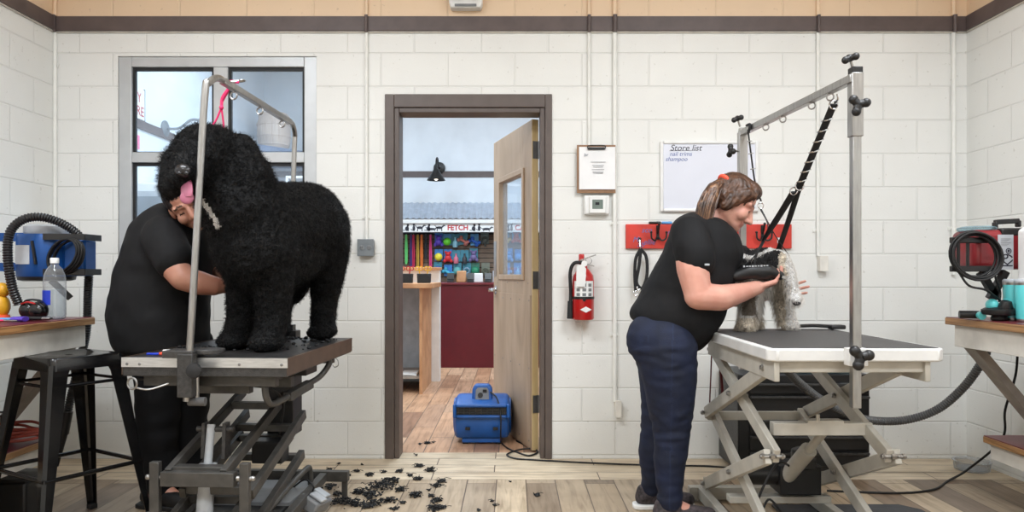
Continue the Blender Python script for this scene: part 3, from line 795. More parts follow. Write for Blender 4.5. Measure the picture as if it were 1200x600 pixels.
YT = 11.14
def toy(kind, px, py, c, cardc, lab):
    p = P(px, py, YT); card = 'card_' + str(cardc)
    if card not in M: M[card] = mat(card, cardc, .4)
    tc = 'toy_' + str(c)
    if tc not in M: M[tc] = mat(tc, c, .5, var=.12)
    m = MB(); m.bb(p.x - .062, p.x + .062, p.y + .03, p.y + .036, p.z - .07, p.z + .105, 0)
    m.tube([p + V((0, .09, .095)), p + V((0, -.02, .095)), p + V((0, -.03, .105))], .004, 6, mi=2)
    q = p + V((0, -.01, -.015))
    if kind == 'ball': m.ell(q, (.06, .045, .06), mi=1)
    elif kind == 'bone':
        n0 = len(m.f); cap(m, q + V((-.045, 0, .03)), .022, q + V((.045, 0, -.03)), .022); m.m[n0:] = [1] * (len(m.f) - n0)
        for sx in (-1, 1):
            for d in (-.018, .018): m.ell(q + V((sx * .05 + d, 0, -sx * .033 + d)), .028, mi=1)
    elif kind == 'bottle': m.lathe(q + V((0, 0, -.085)), [(.035, 0), (.038, .02), (.036, .08), (.014, .11), (.014, .14), (.017, .15)], n=14, mi=1)
    elif kind == 'plush':
        m.ell(q + V((0, 0, -.02)), (.05, .035, .055), mi=1); m.ell(q + V((0, -.01, .045)), (.038, .034, .034), mi=1)
        for sx in (-1, 1): m.ell(q + V((sx * .035, 0, .072)), (.016, .012, .02), mi=1); m.ell(q + V((sx * .05, -.01, -.06)), (.024, .02, .028), mi=1)
    elif kind == 'rope':
        m.ring(q, .04, .014, (0, 1, .2), 16, 6, mi=1); m.tube([q + V((0, 0, -.04)), q + V((.01, 0, -.10))], .014, 6, mi=1)
    tag(m.build('dog_toy', [card, tc, 'hinge'], base=p), lab, 'dog toy', 'carded dog toys on the far store wall')
B1, B2, TL = (60, 130, 200), (90, 160, 210), (70, 140, 160)
toy('plush', 514, 281, (96, 70, 190), B1, 'violet toy on a blue card, first of the top toy row'); toy('ball', 524, 282, (110, 220, 60), B2, 'lime green ball toy on a light blue card, top row')
toy('bottle', 533.5, 282, (150, 205, 225), TL, 'pale blue bottle-shaped toy on a teal card, top row'); toy('bone', 543, 281, (200, 120, 110), TL, 'reddish bone toy on a teal card, top row')
toy('bone', 556, 282, (40, 96, 190), B2, 'bright blue bone toy on a light blue card, top row'); toy('rope', 568, 280, (60, 66, 62), (96, 110, 104), 'dark grey ring toy, last of the top row before the door')
toy('ball', 514, 300, (226, 210, 60), B1, 'yellow ball toy on a blue card, middle row'); toy('plush', 525, 300, (200, 40, 46), B1, 'red plush toy on a blue card, middle row')
toy('bottle', 534.5, 301, (206, 110, 130), TL, 'pink and white bottle toy on a teal card, middle row'); toy('bottle', 544.5, 301, (52, 52, 56), TL, 'black bottle toy on a teal card, middle row')
toy('plush', 555, 299, (110, 96, 140), TL, 'mauve plush toy on a teal card, end of the middle row')
toy('ball', 513, 315, (60, 90, 150), TL, 'navy ball toy on a teal card, bottom row'); toy('bone', 525, 318, (70, 170, 200), B1, 'turquoise bone toy on a blue card, bottom row')
toy('ball', 536, 316, (90, 160, 160), TL, 'sea green ball toy on a teal card, bottom row'); toy('rope', 547, 316, (120, 150, 170), TL, 'pale blue ring toy on a teal card, bottom row')
toy('ball', 557, 316, (40, 130, 96), (60, 120, 100), 'dark green ball toy on a green card, bottom row'); toy('rope', 569, 316, (90, 96, 80), (120, 124, 110), 'olive ring toy on a grey card, bottom row')
toy('bone', 592, 278, (220, 190, 60), TL, 'yellow bone toy seen through the door glass'); toy('plush', 605, 277, (200, 80, 60), B2, 'orange-red plush toy seen through the door glass')
toy('plush', 596, 299, (50, 130, 200), B1, 'blue plush toy seen through the door glass, middle row'); toy('ball', 608, 300, (60, 140, 210), B1, 'round blue toy seen through the door glass, middle row')
toy('bone', 593, 316, (70, 150, 210), B1, 'blue bone toy seen through the door glass, bottom row'); toy('bottle', 607, 316, (90, 170, 220), B1, 'light blue bottle toy seen through the door glass, bottom row')
for px, L, c, lab in ((470, .36, (120, 60, 130), 'plum'), (476, .42, (110, 210, 120), 'mint green'), (481.5, .46, (70, 52, 110), 'indigo'), (484.5, .48, (190, 40, 80), 'crimson'), (489.5, .5, (190, 150, 60), 'mustard'),
                      (494, .5, (226, 120, 50), 'orange'), (499, .34, (40, 42, 46), 'black'), (504.5, .56, (220, 70, 130), 'pink')):
    p = P(px, 275, YT); k = 'leash_' + lab; M[k] = mat(k, c, .6); m = MB()
    for sx in (-.012, .012): m.tube([p + V((sx * .4, 0, .0)), p + V((sx, .01, -L * .5)), p + V((sx * .8, .01, -L))], .011, 6)
    m.tube(spline([p + V((-.0096, .01, -L)), p + V((0, .01, -L - .02)), p + V((.0096, .01, -L))], 4), .011, 6)
    m.tube([p + V((0, .09, .005)), p + V((0, -.02, .005))], .004, 6, mi=1)
    tag(m.build('dog_leash', [k, 'hinge'], base=p - V((0, 0, L))), lab + ' leash hanging on the far store display wall', 'leash', 'leashes on the store display wall')

def counters():
    m = MB(); y = 8.78; x0 = -.862
    r = empty('checkout_counter', (.2, y + .3, 0), 'burgundy panelled checkout counter beyond the doorway', 'counter')
    m.bb(x0, 1.4, y, y + .6, .0, .985); m.build('front_panel', 'burgundy_panel', r)
    m = MB(); m.bb(x0 - .02, 1.42, y - .02, y + .62, .985, 1.012); m.build('countertop', 'burgundy', r, bevel=.004)
    m = MB(); m.bb(x0 - .012, x0, y - .004, y + .5, 0, .985); m.build('corner_trim', 'black', r)
    def it(n, px, py, w, h, d, mm, lab, cat, bev=.01):
        s = 8.95 / F; X = (px - 600) * s; q = MB(); q.bb(X - w / 2, X + w / 2, 8.95 - d / 2, 8.95 + d / 2, 1.0125, 1.0125 + h); tag(q.build(n, mm, bevel=bev), lab, cat)
    it('box', 541, 0, .11, .14, .1, 'counterwood', 'tan carton at the back of the checkout counter', 'box')
    for px, lab in ((528, 'black card terminal at the left end of the checkout counter'), (551.5, 'black card terminal in the middle of the checkout counter'), (572, 'black card terminal on the checkout counter next to the door')):
        s = 8.9 / F; X = (px - 600) * s; t = empty('card_terminal', (X, 8.9, 1.0125), lab, 'card terminal', 'terminals on the checkout counter')
        q = MB(); q.prism([(-.04, 0), (.05, 0), (.05, .05), (-.04, .02)], (X - .04, 8.9, 1.0125), (0, 1, 0), (0, 0, 1), (.08, 0, 0)); q.build('terminal_base', 'black', t, bevel=.004)
        q = MB(); q.box((X, 8.915, 1.085), (.085, .014, .085), Matrix.Rotation(-.35, 3, 'X')); q.build('screen', 'blackgloss', t, bevel=.003)
    for px, w, h, mm, lab in ((560.5, .12, .11, 'white', 'white paper bag on the checkout counter'), (582, .1, .14, 'lightgrey', 'pale carton on the counter hidden by the door edge'), (539, .08, .075, 'yellow', 'small yellow tub on the checkout counter')):
        s = 9.1 / F; X = (px - 600) * s; q = MB(); q.prism([(-w / 2, 0), (w / 2, 0), (w * .46, h), (-w * .46, h)], (X, 9.05, 1.0125), (1, 0, 0), (0, 0, 1), (0, .08, 0)); tag(q.build('store_package', mm, bevel=.006), lab, 'package')
    # reception desk on the left of the doorway
    r = empty('reception_desk', (-1.3, 7.2, 0), 'wooden reception desk with a raised ledge seen through the left of the doorway', 'desk')
    m = MB(); m.bb(-2.3, -.735, 6.80, 7.66, .985, 1.03); m.build('desk_top', 'counterwood', r, bevel=.004)
    m = MB(); m.bb(-.86, -.835, 6.86, 7.66, 0, .985); m.build('end_panel', 'counterwood', r)
    m = MB(); m.bb(-2.3, -.86, 7.60, 7.66, 0.1, .985); m.build('back_panel', 'lightgrey', r)
    m = MB(); m.bb(-2.3, -.86, 6.95, 7.60, .13, .155); m.build('lower_shelf', 'greywood', r)
    m = MB(); m.bb(-2.3, -.752, 7.67, 7.80, 0, 1.155); m.build('ledge_wall', 'white', r)
    m = MB(); m.bb(-2.3, -.745, 7.60, 7.88, 1.155, 1.185); m.build('ledge_top', 'counterwood', r, bevel=.004)
    q = MB(); q.bb(-1.05, -.9, 7.0, 7.2, .155, .18); q.tube(spline([(-1.1, 6.98, .165), (-.98, 6.99, .165), (-.9, 6.97, .16)], 5), .01, 6); tag(q.build('cable_bundle', 'white', bevel=.004), 'white power brick and cable on the low shelf of the reception desk', 'cable')
    for px, cc, lab in ((476, 'red', 'black holder with red handled scissors on the reception desk'), (497, 'yellow', 'black holder with yellow handled scissors on the reception desk')):
        X = (px - 600) * 7.0 / F; t = empty('tool_holder', (X, 7.0, 1.03), lab, 'tool holder', 'scissor holders on the reception desk')
        q = MB(); q.prism([(-.06, 0), (.06, 0), (.065, .09), (-.065, .09)], (X, 6.96, 1.03), (1, 0, 0), (0, 0, 1), (0, .08, 0)); q.build('holder', 'black', t, bevel=.005)
        for sx in (-.04, .03):
            q = MB(); q.cyl((X + sx, 7.0, 1.115), (X + sx * 1.2, 7.0, 1.15), .006, 6)
            for d in (-.016, .016): q.ring((X + sx * 1.2 + d, 7.0, 1.168), .018, .005, (0, 1, .2), 12, 6)
            q.build('scissor_handle', cc, t)
counters()

# things of the store seen through the window
def behind_window():
    m = MB(); Y0, Y1 = 6.85, 7.60; x = SXL + .004
    r = empty('wall_poster', (SXL, 7.1, 2.5), 'white sign with red letters on the store wall at the left of the window', 'sign')
    m.bb(SXL, SXL + .012, Y0, Y1, 2.69, 3.0); m.build('sign_board', 'white', r); m = MB(); m.bb(SXL, SXL + .014, Y1, Y1 + .012, 2.68, 3.01); m.build('sign_edge', 'grey', r)
    text('letters', 'Y', .14, (SXL + .014, 7.53, 2.90), 'redletter', r, rot=(PI / 2, 0, PI / 2), align='RIGHT'); text('letters', 'RE', .14, (SXL + .014, 7.585, 2.765), 'redletter', r, rot=(PI / 2, 0, PI / 2), align='RIGHT')
    m = MB(); m.bb(SXL, SXL + .012, 7.1, 7.5, 2.42, 2.56)
    for q in m.v: q.z -= .04
    M['pinksign'] = mat('pink_card', (240, 120, 160), .6); tag(m.build('wall_card', 'pinksign'), 'small pink card on the store wall below the red lettered sign', 'card')
    # soffit with a barrel on it
    m = MB(); m.prism([(SXL, 9.75), (-2.5, 11.28), (SXL, 11.28)], (0, 0, 2.72), (1, 0, 0), (0, 1, 0), (0, 0, .17)); M['slate'] = mat('slate_blue_paint', (116, 130, 156), .6, var=.03)
    tag(m.build('corner_shelf', 'slate', base=(SXL, 11.28, 2.72)), 'slate blue corner shelf high in the store seen through the window', 'shelf')
    r = empty('barrel', (-3.42, 10.62, 2.89), 'pale wooden barrel on the high corner shelf seen through the window', 'barrel')
    m = MB(); m.lathe((-3.42, 10.62, 2.89), [(.19, 0), (.225, .12), (.235, .26), (.225, .40), (.19, .52), (.18, .52), (.18, .50)], n=24); m.build('staves', 'barrel', r)
    for h, rr in ((.06, .212), (.18, .235), (.34, .235), (.46, .212)):
        m = MB(); m.lathe((-3.42, 10.62, 2.89 + h), [(rr, 0), (rr + .004, .0), (rr + .004, .03), (rr, .03)], n=24); m.build('hoop', 'barrel', r)
    # tall white cabinet and freezer below the transom
    r = empty('display_cooler', (-3.3, 7.3, 0), 'white display cooler in the store seen through the lower window pane', 'cooler')
    m = MB(); m.bb(-3.72, -2.75, 7.0, 7.7, 0, 1.98); m.build('body', 'white', r, bevel=.01)
    m = MB(); m.bb(-3.68, -2.8, 6.985, 7.0, .2, 1.9); m.build('door', 'lightgrey', r)
    m = MB(); m.beam((-2.84, 6.96, .9), (-2.84, 6.96, 1.5), .02, .02); m.build('handle', 'boxgrey', r)
    m = MB(); m.bb(-3.6, -3.2, 6.98, 6.985, 1.62, 1.85); m.build('header', 'boxgrey', r)
    r = empty('storage_rack', (-2.3, 9.2, 0), 'white steel storage rack in the store seen behind the window', 'rack')
    for z in (.5, 1.1, 1.7, 2.28):
        m = MB(); m.bb(-2.75, -1.75, 9.0, 9.5, z, z + .03); m.build('shelf', 'white', r)
    for a in (-2.74, -1.76):
        for b in (9.01, 9.49):
            m = MB(); m.bb(a - .015, a + .015, b - .015, b + .015, 0, 2.31); m.build('post', 'white', r)
    m = MB(); m.bb(-2.7, -1.8, 9.06, 9.45, 1.74, 2.18); tag(m.build('carton', 'lightgrey', bevel=.01), 'pale grey carton on the storage rack behind the window', 'box')
behind_window()
# ------------------------------------------------------------------ on the back wall
def wall_things():
    y = YB
    # clipboard
    x0, x1, z0, z1 = xx(675.5), xx(720.5), zz(227), zz(171); cx = (x0 + x1) / 2
    r = empty('clipboard', (cx, y, z0), 'brown clipboard holding a white sheet, hung above the thermostat', 'clipboard')
    m = MB(); m.bb(x0, x1, y - .034, y - .03, z0, z1); m.build('board', 'clipbrown', r, bevel=.001)
    m = MB(); px0, px1, pz0, pz1 = x0 + .013, x1 - .002, z0 + .022, z1 - .012; N = 8
    vs = []; fs = []
    for j in range(N + 1):
        for i in range(N + 1):
            a, b = i / N, j / N; vs.append((px0 + (px1 - px0) * a, y - .0355 - .004 * abs(math.sin(3.5 * a + 2.3 * b)) * (1 - b) - .003 * (1 - b) ** 3, pz0 + (pz1 - pz0) * b))
    k = len(vs); vs += [(a, b + .0006, c) for a, b, c in vs]
    for j in range(N):
        for i in range(N):
            q = j * (N + 1) + i; fs.append((q, q + 1, q + N + 2, q + N + 1)); fs.append((k + q, k + q + N + 1, k + q + N + 2, k + q + 1))
    m.add(vs, fs); pp = m.build('paper_sheet', 'paper', r)
    m = MB()
    for i, (w, zq) in enumerate(((.09, .185), (.07, .165), (.06, .155), (.075, .14), (.065, .125), (.06, .118))): m.bb(cx - w / 2 + .01, cx + w / 2 + .01, y - .0415, y - .0405, z0 + zq, z0 + zq + .0028)
    m.prism([(0, 0), (.02, .004), (.028, .014), (.012, .012), (.004, .02)], (cx - .075, y - .0405, z1 - .07), (1, 0, 0), (0, 0, 1), (0, -.001, 0)); m.build('printed_lines', 'softblack', pp)
    m = MB(); m.bb(cx - .048, cx + .048, y - .044, y - .034, z1 - .03, z1 - .017); m.tube(spline([(cx - .05, y - .045, z1 - .03), (cx - .05, y - .05, z1 - .008), (cx, y - .05, z1 - .005), (cx + .05, y - .05, z1 - .008), (cx + .05, y - .045, z1 - .03)], 4), .003, 8); m.build('spring_clip', 'gasket', r)
    # thermostat
    x0, x1, z0, z1 = xx(684), xx(713.5), zz(252), zz(229.5); cx, cz = (x0 + x1) / 2, (z0 + z1) / 2
    r = empty('thermostat', (cx, y, z0), 'white thermostat with a grey display under the clipboard', 'thermostat')
    m = MB(); m.bb(x0, x1, y - .04, y, z0, z1); m.build('housing', 'white', r, bevel=.01, seg=3)
    m = MB(); m.bb(x0 + .028, x1 - .022, y - .055, y - .035, z0 + .006, z1 - .008); m.build('front_bezel', 'white', r, bevel=.006)
    m = MB(); m.bb(cx - .03, cx + .034, y - .0565, y - .054, cz - .026, cz + .03); d = m.build('display', 'lcd', r)
    m = MB(); m.bb(cx - .012, cx + .012, y - .0575, y - .0565, cz - .002, cz + .014); m.build('digits', 'gasket', d)
    # fire extinguisher
    cx, zb, zt = xx(682), zz(373.5), zz(312); R = .064; yc = y - R - .012
    r = empty('fire_extinguisher', (cx, y, zb), 'red fire extinguisher with a white tag hanging left of the red hook board', 'fire extinguisher')
    m = MB(); m.lathe((cx, yc, zb), [(R * .9, 0), (R, .008), (R, .235), (R * .93, .262), (R * .65, .29), (.026, .305), (.024, .33)], n=28); body = m.build('cylinder', 'red', r)
    m = MB()
    for a in range(9):
        an = -PI / 2 + math.radians(-50 + a * 12.5); m.box((cx + math.cos(an) * R, yc + math.sin(an) * R, zb + .18), (.0155, .0015, .10), Matrix.Rotation(an + PI / 2, 3, 'Z'), 0)
    lb = m.build('instruction_label', 'white', body)
    m = MB()
    for i in range(3):
        for j in range(3):
            an = -PI / 2 + math.radians(-32 + i * 32); m.box((cx + math.cos(an) * (R + .001), yc + math.sin(an) * (R + .001), zb + .15 + j * .028), (.022, .0015, .018), Matrix.Rotation(an + PI / 2, 3, 'Z'))
    m.build('pictogram', 'grey', lb)
    m = MB(); m.prism([(-.034, 0), (0, .018), (.034, 0), (0, -.018)], (cx + .01, yc - R - .001, zb + .062), (1, 0, 0), (0, 0, 1), (0, -.0016, 0)); m.build('diamond_mark', 'white', body)
    m = MB(); m.lathe((cx, yc, zb + .122), [(R + .0015, 0), (R + .0025, .001), (R + .0025, .015), (R + .0015, .016)], n=28); m.lathe((cx, yc, zb + .12), [(.01, R), (.01, R + .008)], (0, -1, 0), 10); m.build('strap', 'black', r)
    m = MB(); m.cyl((cx, yc, zb + .33), (cx, yc, zb + .352), .02, 14); m.beam((cx - .02, yc, zb + .352), (cx + .075, yc - .005, zb + .385), .02, .007); m.beam((cx - .01, yc, zb + .335), (cx + .065, yc - .01, zb + .318), .018, .006); m.build('valve_lever', 'steel', r)
    m = MB(); m.bb(cx - .026, cx + .006, yc - .01, yc + .02, zb + .345, zb + .39); m.build('lever_cap', 'red', r, bevel=.006)
    m = MB(); m.ring((cx + .03, yc - .022, zb + .35), .019, .0022, (.3, 1, 0)); m.build('pull_pin', 'steel', r)
    m = MB(); m.lathe((cx + .005, yc - .022, zb + .333), [(.018, 0), (.018, .006)], (0, -1, 0), 16); m.build('gauge', 'white', r)
    m = MB(); m.tube(spline([(cx, yc - .01, zb + .338), (cx - .055, yc - .02, zb + .335), (cx - .078, yc - .01, zb + .28), (cx - .074, yc, zb + .17), (cx - .076, yc, zb + .10)], 8), .0105, 10); m.cyl((cx - .076, yc, zb + .11), (cx - .078, yc, zb + .005), .0165, 12, .019); m.build('hose', 'rubber', r)
    m = MB(); m.prism([(-.03, 0), (.022, -.004), (.034, .10), (.016, .128), (-.014, .124), (-.022, .11)], (cx - .018, yc - R - .012, zb + .20), (1, 0, .06), (-.06, 0, 1), (0, -.0012, 0)); m.build('inspection_tag', 'white', r)
    m = MB(); m.bb(cx - .02, cx + .02, yc + R - .004, y, zb + .2, zb + .28); m.build('wall_bracket', 'hinge', r)
    # whiteboard
    x0, x1, z0, z1 = xx(773), xx(888), zz(248.5), zz(165.5)
    r = empty('whiteboard', ((x0 + x1) / 2, y, z0), 'whiteboard with a short handwritten list on the back wall', 'whiteboard')
    m = MB(); m.frame(x0, x1, z0, z1, y - .024, y - .002, .02); m.build('frame', 'white', r, bevel=.008, seg=3)
    m = MB(); m.bb(x0 + .016, x1 - .016, y - .014, y - .004, z0 + .016, z1 - .016); b = m.build('writing_surface', 'wb', r)
    for s, sz, px, py, mm in (('Store list', .052, 803, 174, 'ink'), ('nail trims', .036, 797, 181, 'inkblue'), ('shampoo', .036, 792, 187, 'inkblue'), ('to do list', .03, 858, 205, 'inkgrey')):
        text('handwriting', s, sz, (xx(px), y - .0145, zz(py)), mm, b, shear=.25)
    m = MB(); m.tube([(xx(784), y - .0145, zz(177.2)), (xx(800), y - .0145, zz(177)), (xx(815), y - .0145, zz(176.6))], .0012, 6); m.build('underline', 'ink', b)
    # red hook board
    x0, x1, z0, z1 = xx(733), xx(926.5), zz(291.5), zz(263)
    r = empty('hook_rack', ((x0 + x1) / 2, y, z0), 'red painted board with black coat hooks under the whiteboard', 'hook rack')
    m = MB(); m.bb(x0, x1, y - .02, y, z0, z1); bd = m.build('backboard', 'rackred', r, bevel=.003)
    for px in (770, 831, 892):
        X, Z = xx(px), zz(274); h = MB(); h.bb(X - .009, X + .009, y - .026, y - .02, Z - .035, Z + .05)
        h.tube(spline([(X, y - .026, Z - .0), (X, y - .05, Z + .028), (X, y - .062, Z + .052)], 5), .006, 8); h.ell((X, y - .063, Z + .056), .009, nu=10, nv=7)
        for s in (-1, 1): h.tube(spline([(X + s * .004, y - .026, Z - .02), (X + s * .02, y - .045, Z - .042), (X + s * .042, y - .056, Z - .03), (X + s * .046, y - .056, Z + .002)], 5), .0055, 8); h.ell((X + s * .046, y - .056, Z + .006), .008, nu=10, nv=7)
        h.build('coat_hook', 'black', r)
    for px in (749, 911):
        X, Z = xx(px), zz(281.5); h = MB(); h.bb(X - .008, X + .008, y - .022, y - .02, Z - .02, Z + .015); h.tube(spline([(X, y - .021, Z), (X, y - .034, Z - .045), (X, y - .05, Z - .055), (X, y - .058, Z - .035)], 5), .0045, 8); h.build('nickel_hook', 'chrome', r)
    for px, py, s in ((744, 281, 'M'), (750, 287, 'ab'), (757, 270, 'sco'), (760, 284, 'ellie'), (785, 272, 'ru')): text('scribble', s, .045, (xx(px), y - .0205, zz(py)), 'inkblue', bd, shear=.3)
    # markers on the board top
    for pa, pb, cc, lab in ((760, 774, 'black', 'black marker lying on top of the red hook board'), (775, 787, 'skyblue', 'light blue capped marker lying on top of the red hook board')):
        a, b = V((xx(pa), y - .012, z1 + .009)), V((xx(pb), y - .012, z1 + .009)); k = empty('marker', (a + b) / 2 - V((0, 0, .009)), lab, 'marker', 'markers on the hook board')
        q = MB(); q.lathe(a, [(.006, 0), (.008, .004), (.008, (b - a).length * .62)], b - a, 12); q.build('barrel', cc, k)
        q = MB(); q.lathe(a.lerp(b, .62), [(.0088, 0), (.0088, (b - a).length * .34), (.006, (b - a).length * .38)], b - a, 12); q.build('cap', cc, k)
    # slip leads hanging on the nickel hook
    X, Z = xx(749), zz(292); m = MB()
    m.tube(spline([(X, y - .05, Z + .0), (X - .03, y - .055, Z - .06), (X - .035, y - .05, Z - .16), (X - .03, y - .05, Z - .25)], 8), .007, 8, flat=(1.4, .5))
    m.tube(spline([(X, y - .052, Z + .0), (X + .034, y - .05, Z - .05), (X + .038, y - .048, Z - .16), (X + .01, y - .05, Z - .235), (X - .024, y - .05, Z - .20), (X - .01, y - .055, Z - .1), (X, y - .06, Z)], 8), .007, 8, flat=(1.4, .5))
    m.ring((X - .03, y - .05, Z - .265), .013, .003, (0, 1, 0), mi=1); m.ring((X - .012, y - .05, Z - .235), .011, .003, (0, 1, 0), mi=1)
    tag(m.build('slip_lead', ['strap', 'chrome'], base=(X, y - .05, Z - .28)), 'black slip lead hanging from the left nickel hook of the red board', 'leash')
    m = MB(); X2 = xx(911); m.tube(spline([(X2, y - .055, zz(291)), (X2 + .012, y - .05, zz(301)), (X2, y - .05, zz(312)), (X2 - .012, y - .05, zz(301))], 6, True), .004, 8, True); tag(m.build('slip_lead', 'strap'), 'thin black lead loop on the right nickel hook of the red board', 'leash')
wall_things()

# ------------------------------------------------------------------ left grooming table
def left_table():
    A = math.radians(-3.2); c = V((-1.165, 3.31, 0)); W, L, Z = .652, .905, .796
    r = empty('grooming_table', c, 'dark topped grooming table with a round steel arch, under the big black dog', 'grooming table'); 
    ux, uy = V((math.cos(A), math.sin(A), 0)), V((-math.sin(A), math.cos(A), 0)); R = Matrix.Rotation(A, 3, 'Z')
    T = lambda x, y, z: c + ux * x + uy * y + V((0, 0, z))
    def B(mb, x0, x1, y0, y1, z0, z1, mi=0): mb.box(T((x0 + x1) / 2, (y0 + y1) / 2, (z0 + z1) / 2), (x1 - x0, y1 - y0, z1 - z0), R, mi)
    w, l = W / 2, L / 2
    m = MB(); B(m, -w, w, -l, l, Z - .072, Z - .004); top = m.build('tabletop', 'darkgrey', r, bevel=.003)
    m = MB(); B(m, -w + .012, w - .012, -l + .012, l - .012, Z - .004, Z); m.build('rubber_surface', 'dark_top', top)
    m = MB(); B(m, -w - .003, w + .003, -l - .004, -l, Z - .036, Z - .012); B(m, -w - .003, w + .003, -l - .004, -l + .014, Z - .012, Z + .001); e = m.build('edge_strip', 'alu_strip', top, label='bright aluminium edge strip'); m = MB(); B(m, -w - .003, w + .003, l, l + .004, Z - .034, Z + .001)
    m.build('edge_strip', 'alu_strip', top, label='bright aluminium edge strip')
    m = MB()
    for x in (-w + .02, -w + .07, .14, w - .02): m.lathe(T(x, -l - .004, Z - .024), [(.006, 0), (.005, .002), (0.0, .003)], -uy, 10); m.cut()
    m.build_each('screw', 'hinge', top)
    m = MB(); B(m, w, w + .004, -l, l, Z - .066, Z - .006); B(m, w - .006, w + .005, -l, l, Z - .008, Z + .001); m.cut(); B(m, -w - .004, -w, -l, l, Z - .066, Z + .001); m.build_each('side_edge', 'edge_reflect', top, label='side edge with a brownish reflection in its colour')
    # underframe
    m = MB()
    for y in (-l + .06, l - .10): B(m, -w + .06, w - .06, y - .018, y + .018, Z - .115, Z - .075)
    for x in (-w + .12, w - .12): B(m, x - .018, x + .018, -l + .06, l - .06, Z - .11, Z - .075)
    B(m, -.12, .25, -.2, -.16, Z - .15, Z - .105); B(m, -.14, .12, -l + .14, -l + .18, Z - .16, Z - .12)
    m.build('underframe', 'liftgrey', r, bevel=.002)
    m = MB(); B(m, -w + .10, w - .16, l - .08, l - .06, Z - .14, Z - .085); m.cut(); B(m, -w + .14, w - .13, -.06, -.045, Z - .135, Z - .09); m.build_each('aluminium_rail', 'alu_strip', r)
    m = MB(); m.tube(spline([T(.20, -.36, Z - .10), T(.21, -.36, Z - .17), T(.22, -.30, Z - .20), T(.26, -.05, Z - .165), T(.27, .12, Z - .15), T(.30, .16, Z - .10), T(.30, .16, Z - .07)], 8), .0135, 12); m.build('bent_tube', 'liftgrey', r)
    m = MB(); m.beam(T(.235, -.2, Z - .19), T(.265, .0, Z - .165), .035, .035, mi=0); m.build('tube_sleeve', 'liftgrey', r)
    m = MB(); m.tube(spline([T(-.3, -.40, Z - .09), T(-.18, -.36, Z - .10), T(-.10, -.30, Z - .155), T(.05, -.1, Z - .16), T(.10, .1, Z - .25), T(.08, .12, Z - .42)], 8), .006, 8); m.build('power_cable', 'cord', r)
    # lift: two parallelogram ladders
    xa, xb = -.145, .075
    def ladder(y0, z0, y1, z1, x0, x1, sw, nm):
        m = MB()
        for x in (x0, x1): m.beam(T(x, y0, z0), T(x, y1, z1), sw, .042)
        for t in (.05, .80): m.beam(T(x0, y0 + (y1 - y0) * t, z0 + (z1 - z0) * t), T(x1, y0 + (y1 - y0) * t, z0 + (z1 - z0) * t), .05, .03)
        m.build(nm, 'liftgrey', r, bevel=.002)
    ladder(-.45, .345, .25, .555, xa, xb, .026, 'lift_arm')
    ladder(-.40, .255, .22, .455, xa + .03, xb + .085, .026, 'lift_arm')
    ladder(.20, .36, -.43, .17, xa + .01, xb + .03, .028, 'lift_arm')
    ladder(.24, .26, -.38, .085, xa - .01, xb + .07, .028, 'lift_arm')
    for x in (xa - .045, xb + .09):
        m = MB(); m.beam(T(x, -.46, .05), T(x, -.46, .395), .036, .03, up=(0, 1, 0)); m.build('link_post', 'liftgrey', r, bevel=.002)
        m = MB()
        for z in (.335, .19): m.cut(); m.cyl(T(x - .03, -.46, z), T(x + .03, -.46, z), .010, 10); m.ell(T(x - .03, -.46, z), .011, nu=8, nv=6); m.ell(T(x + .03, -.46, z), .011, nu=8, nv=6)
        m.build_each('pivot_bolt', 'steel', r)
    m = MB(); m.beam(T(xa - .02, -.455, .33), T(xb + .05, -.455, .33), .04, .055); m.cut(); m.beam(T(xa - .02, -.44, .13), T(xb + .05, -.44, .13), .04, .04); m.build_each('front_yoke', 'liftgrey', r, bevel=.002)
    m = MB(); m.cyl(T(-.03, -.36, .36), T(-.03, -.33, .515), .016, 16); m.cyl(T(-.03, -.40, .10), T(-.03, -.36, .36), .032, 16); m.lathe(T(-.03, -.362, .352), [(.036, 0), (.036, .012)], (0, .05, 1), 14); m.build('jack_cylinder', 'lightgrey', r)
    m = MB()
    for x in (-.065, .02): m.prism([(-.03, 0), (.03, 0), (.02, .14), (-.02, .14)], T(x, -.32, .38), uy, (0, 0, 1), ux * .014)
    m.cyl(T(-.09, -.325, .495), T(.06, -.325, .495), .012, 12); m.build('jack_bracket', 'darkgrey', r)
    m = MB(); B(m, -.01, .115, .20, .33, .35, .70); B(m, -.09, .20, .14, .30, Z - .15, Z - .11); m.build('rear_column', 'black', r, bevel=.004)
    m = MB(); B(m, -.02, .12, .04, .14, .26, .36); m.build('motor_box', 'black', r, bevel=.006)
    # base
    m = MB()
    B(m, -.33, .335, .35, .39, .095, .145)
    for x in (-.31, .315): B(m, x - .012, x + .012, .36, .385, .0, .10)
    B(m, -.30, .30, -.46, -.42, .03, .075)
    m.beam(T(.215, -.44, .06), T(.215, .36, .12), .035, .04); m.beam(T(-.215, -.44, .06), T(-.215, .36, .12), .035, .04)
    for x in (-.28, .28): B(m, x - .02, x + .02, -.455, -.425, 0, .03)
    m.build('base_frame', 'liftgrey', r, bevel=.002)
    m = MB(); B(m, -.17, .19, -.05, .30, .10, .115); m.build('base_plate', 'grey', r)
    m = MB(); B(m, -.16, .18, -.38, -.02, .02, .10); m.build('base_shadow_block', 'black', r, bevel=.008)  # black box standing in for the shadow under the base
    m = MB(); m.tube(spline([T(.13, -.42, .06), T(.135, -.38, .085), T(.16, .0, .16), T(.185, .18, .20), T(.19, .22, .185), T(.19, .235, .10)], 8), .014, 12); m.build('release_bar', 'liftgrey', r)
    # S hook
    p = T(w - .015, l - .22, Z - .07); m = MB(); m.tube(spline([p + V((-.01, 0, .012)), p + V((0, 0, -.004)), p + V((.012, 0, -.02)), p + V((.012, 0, -.042)), p + V((-.004, 0, -.05)), p + V((-.014, 0, -.038))], 6), .0024, 8)
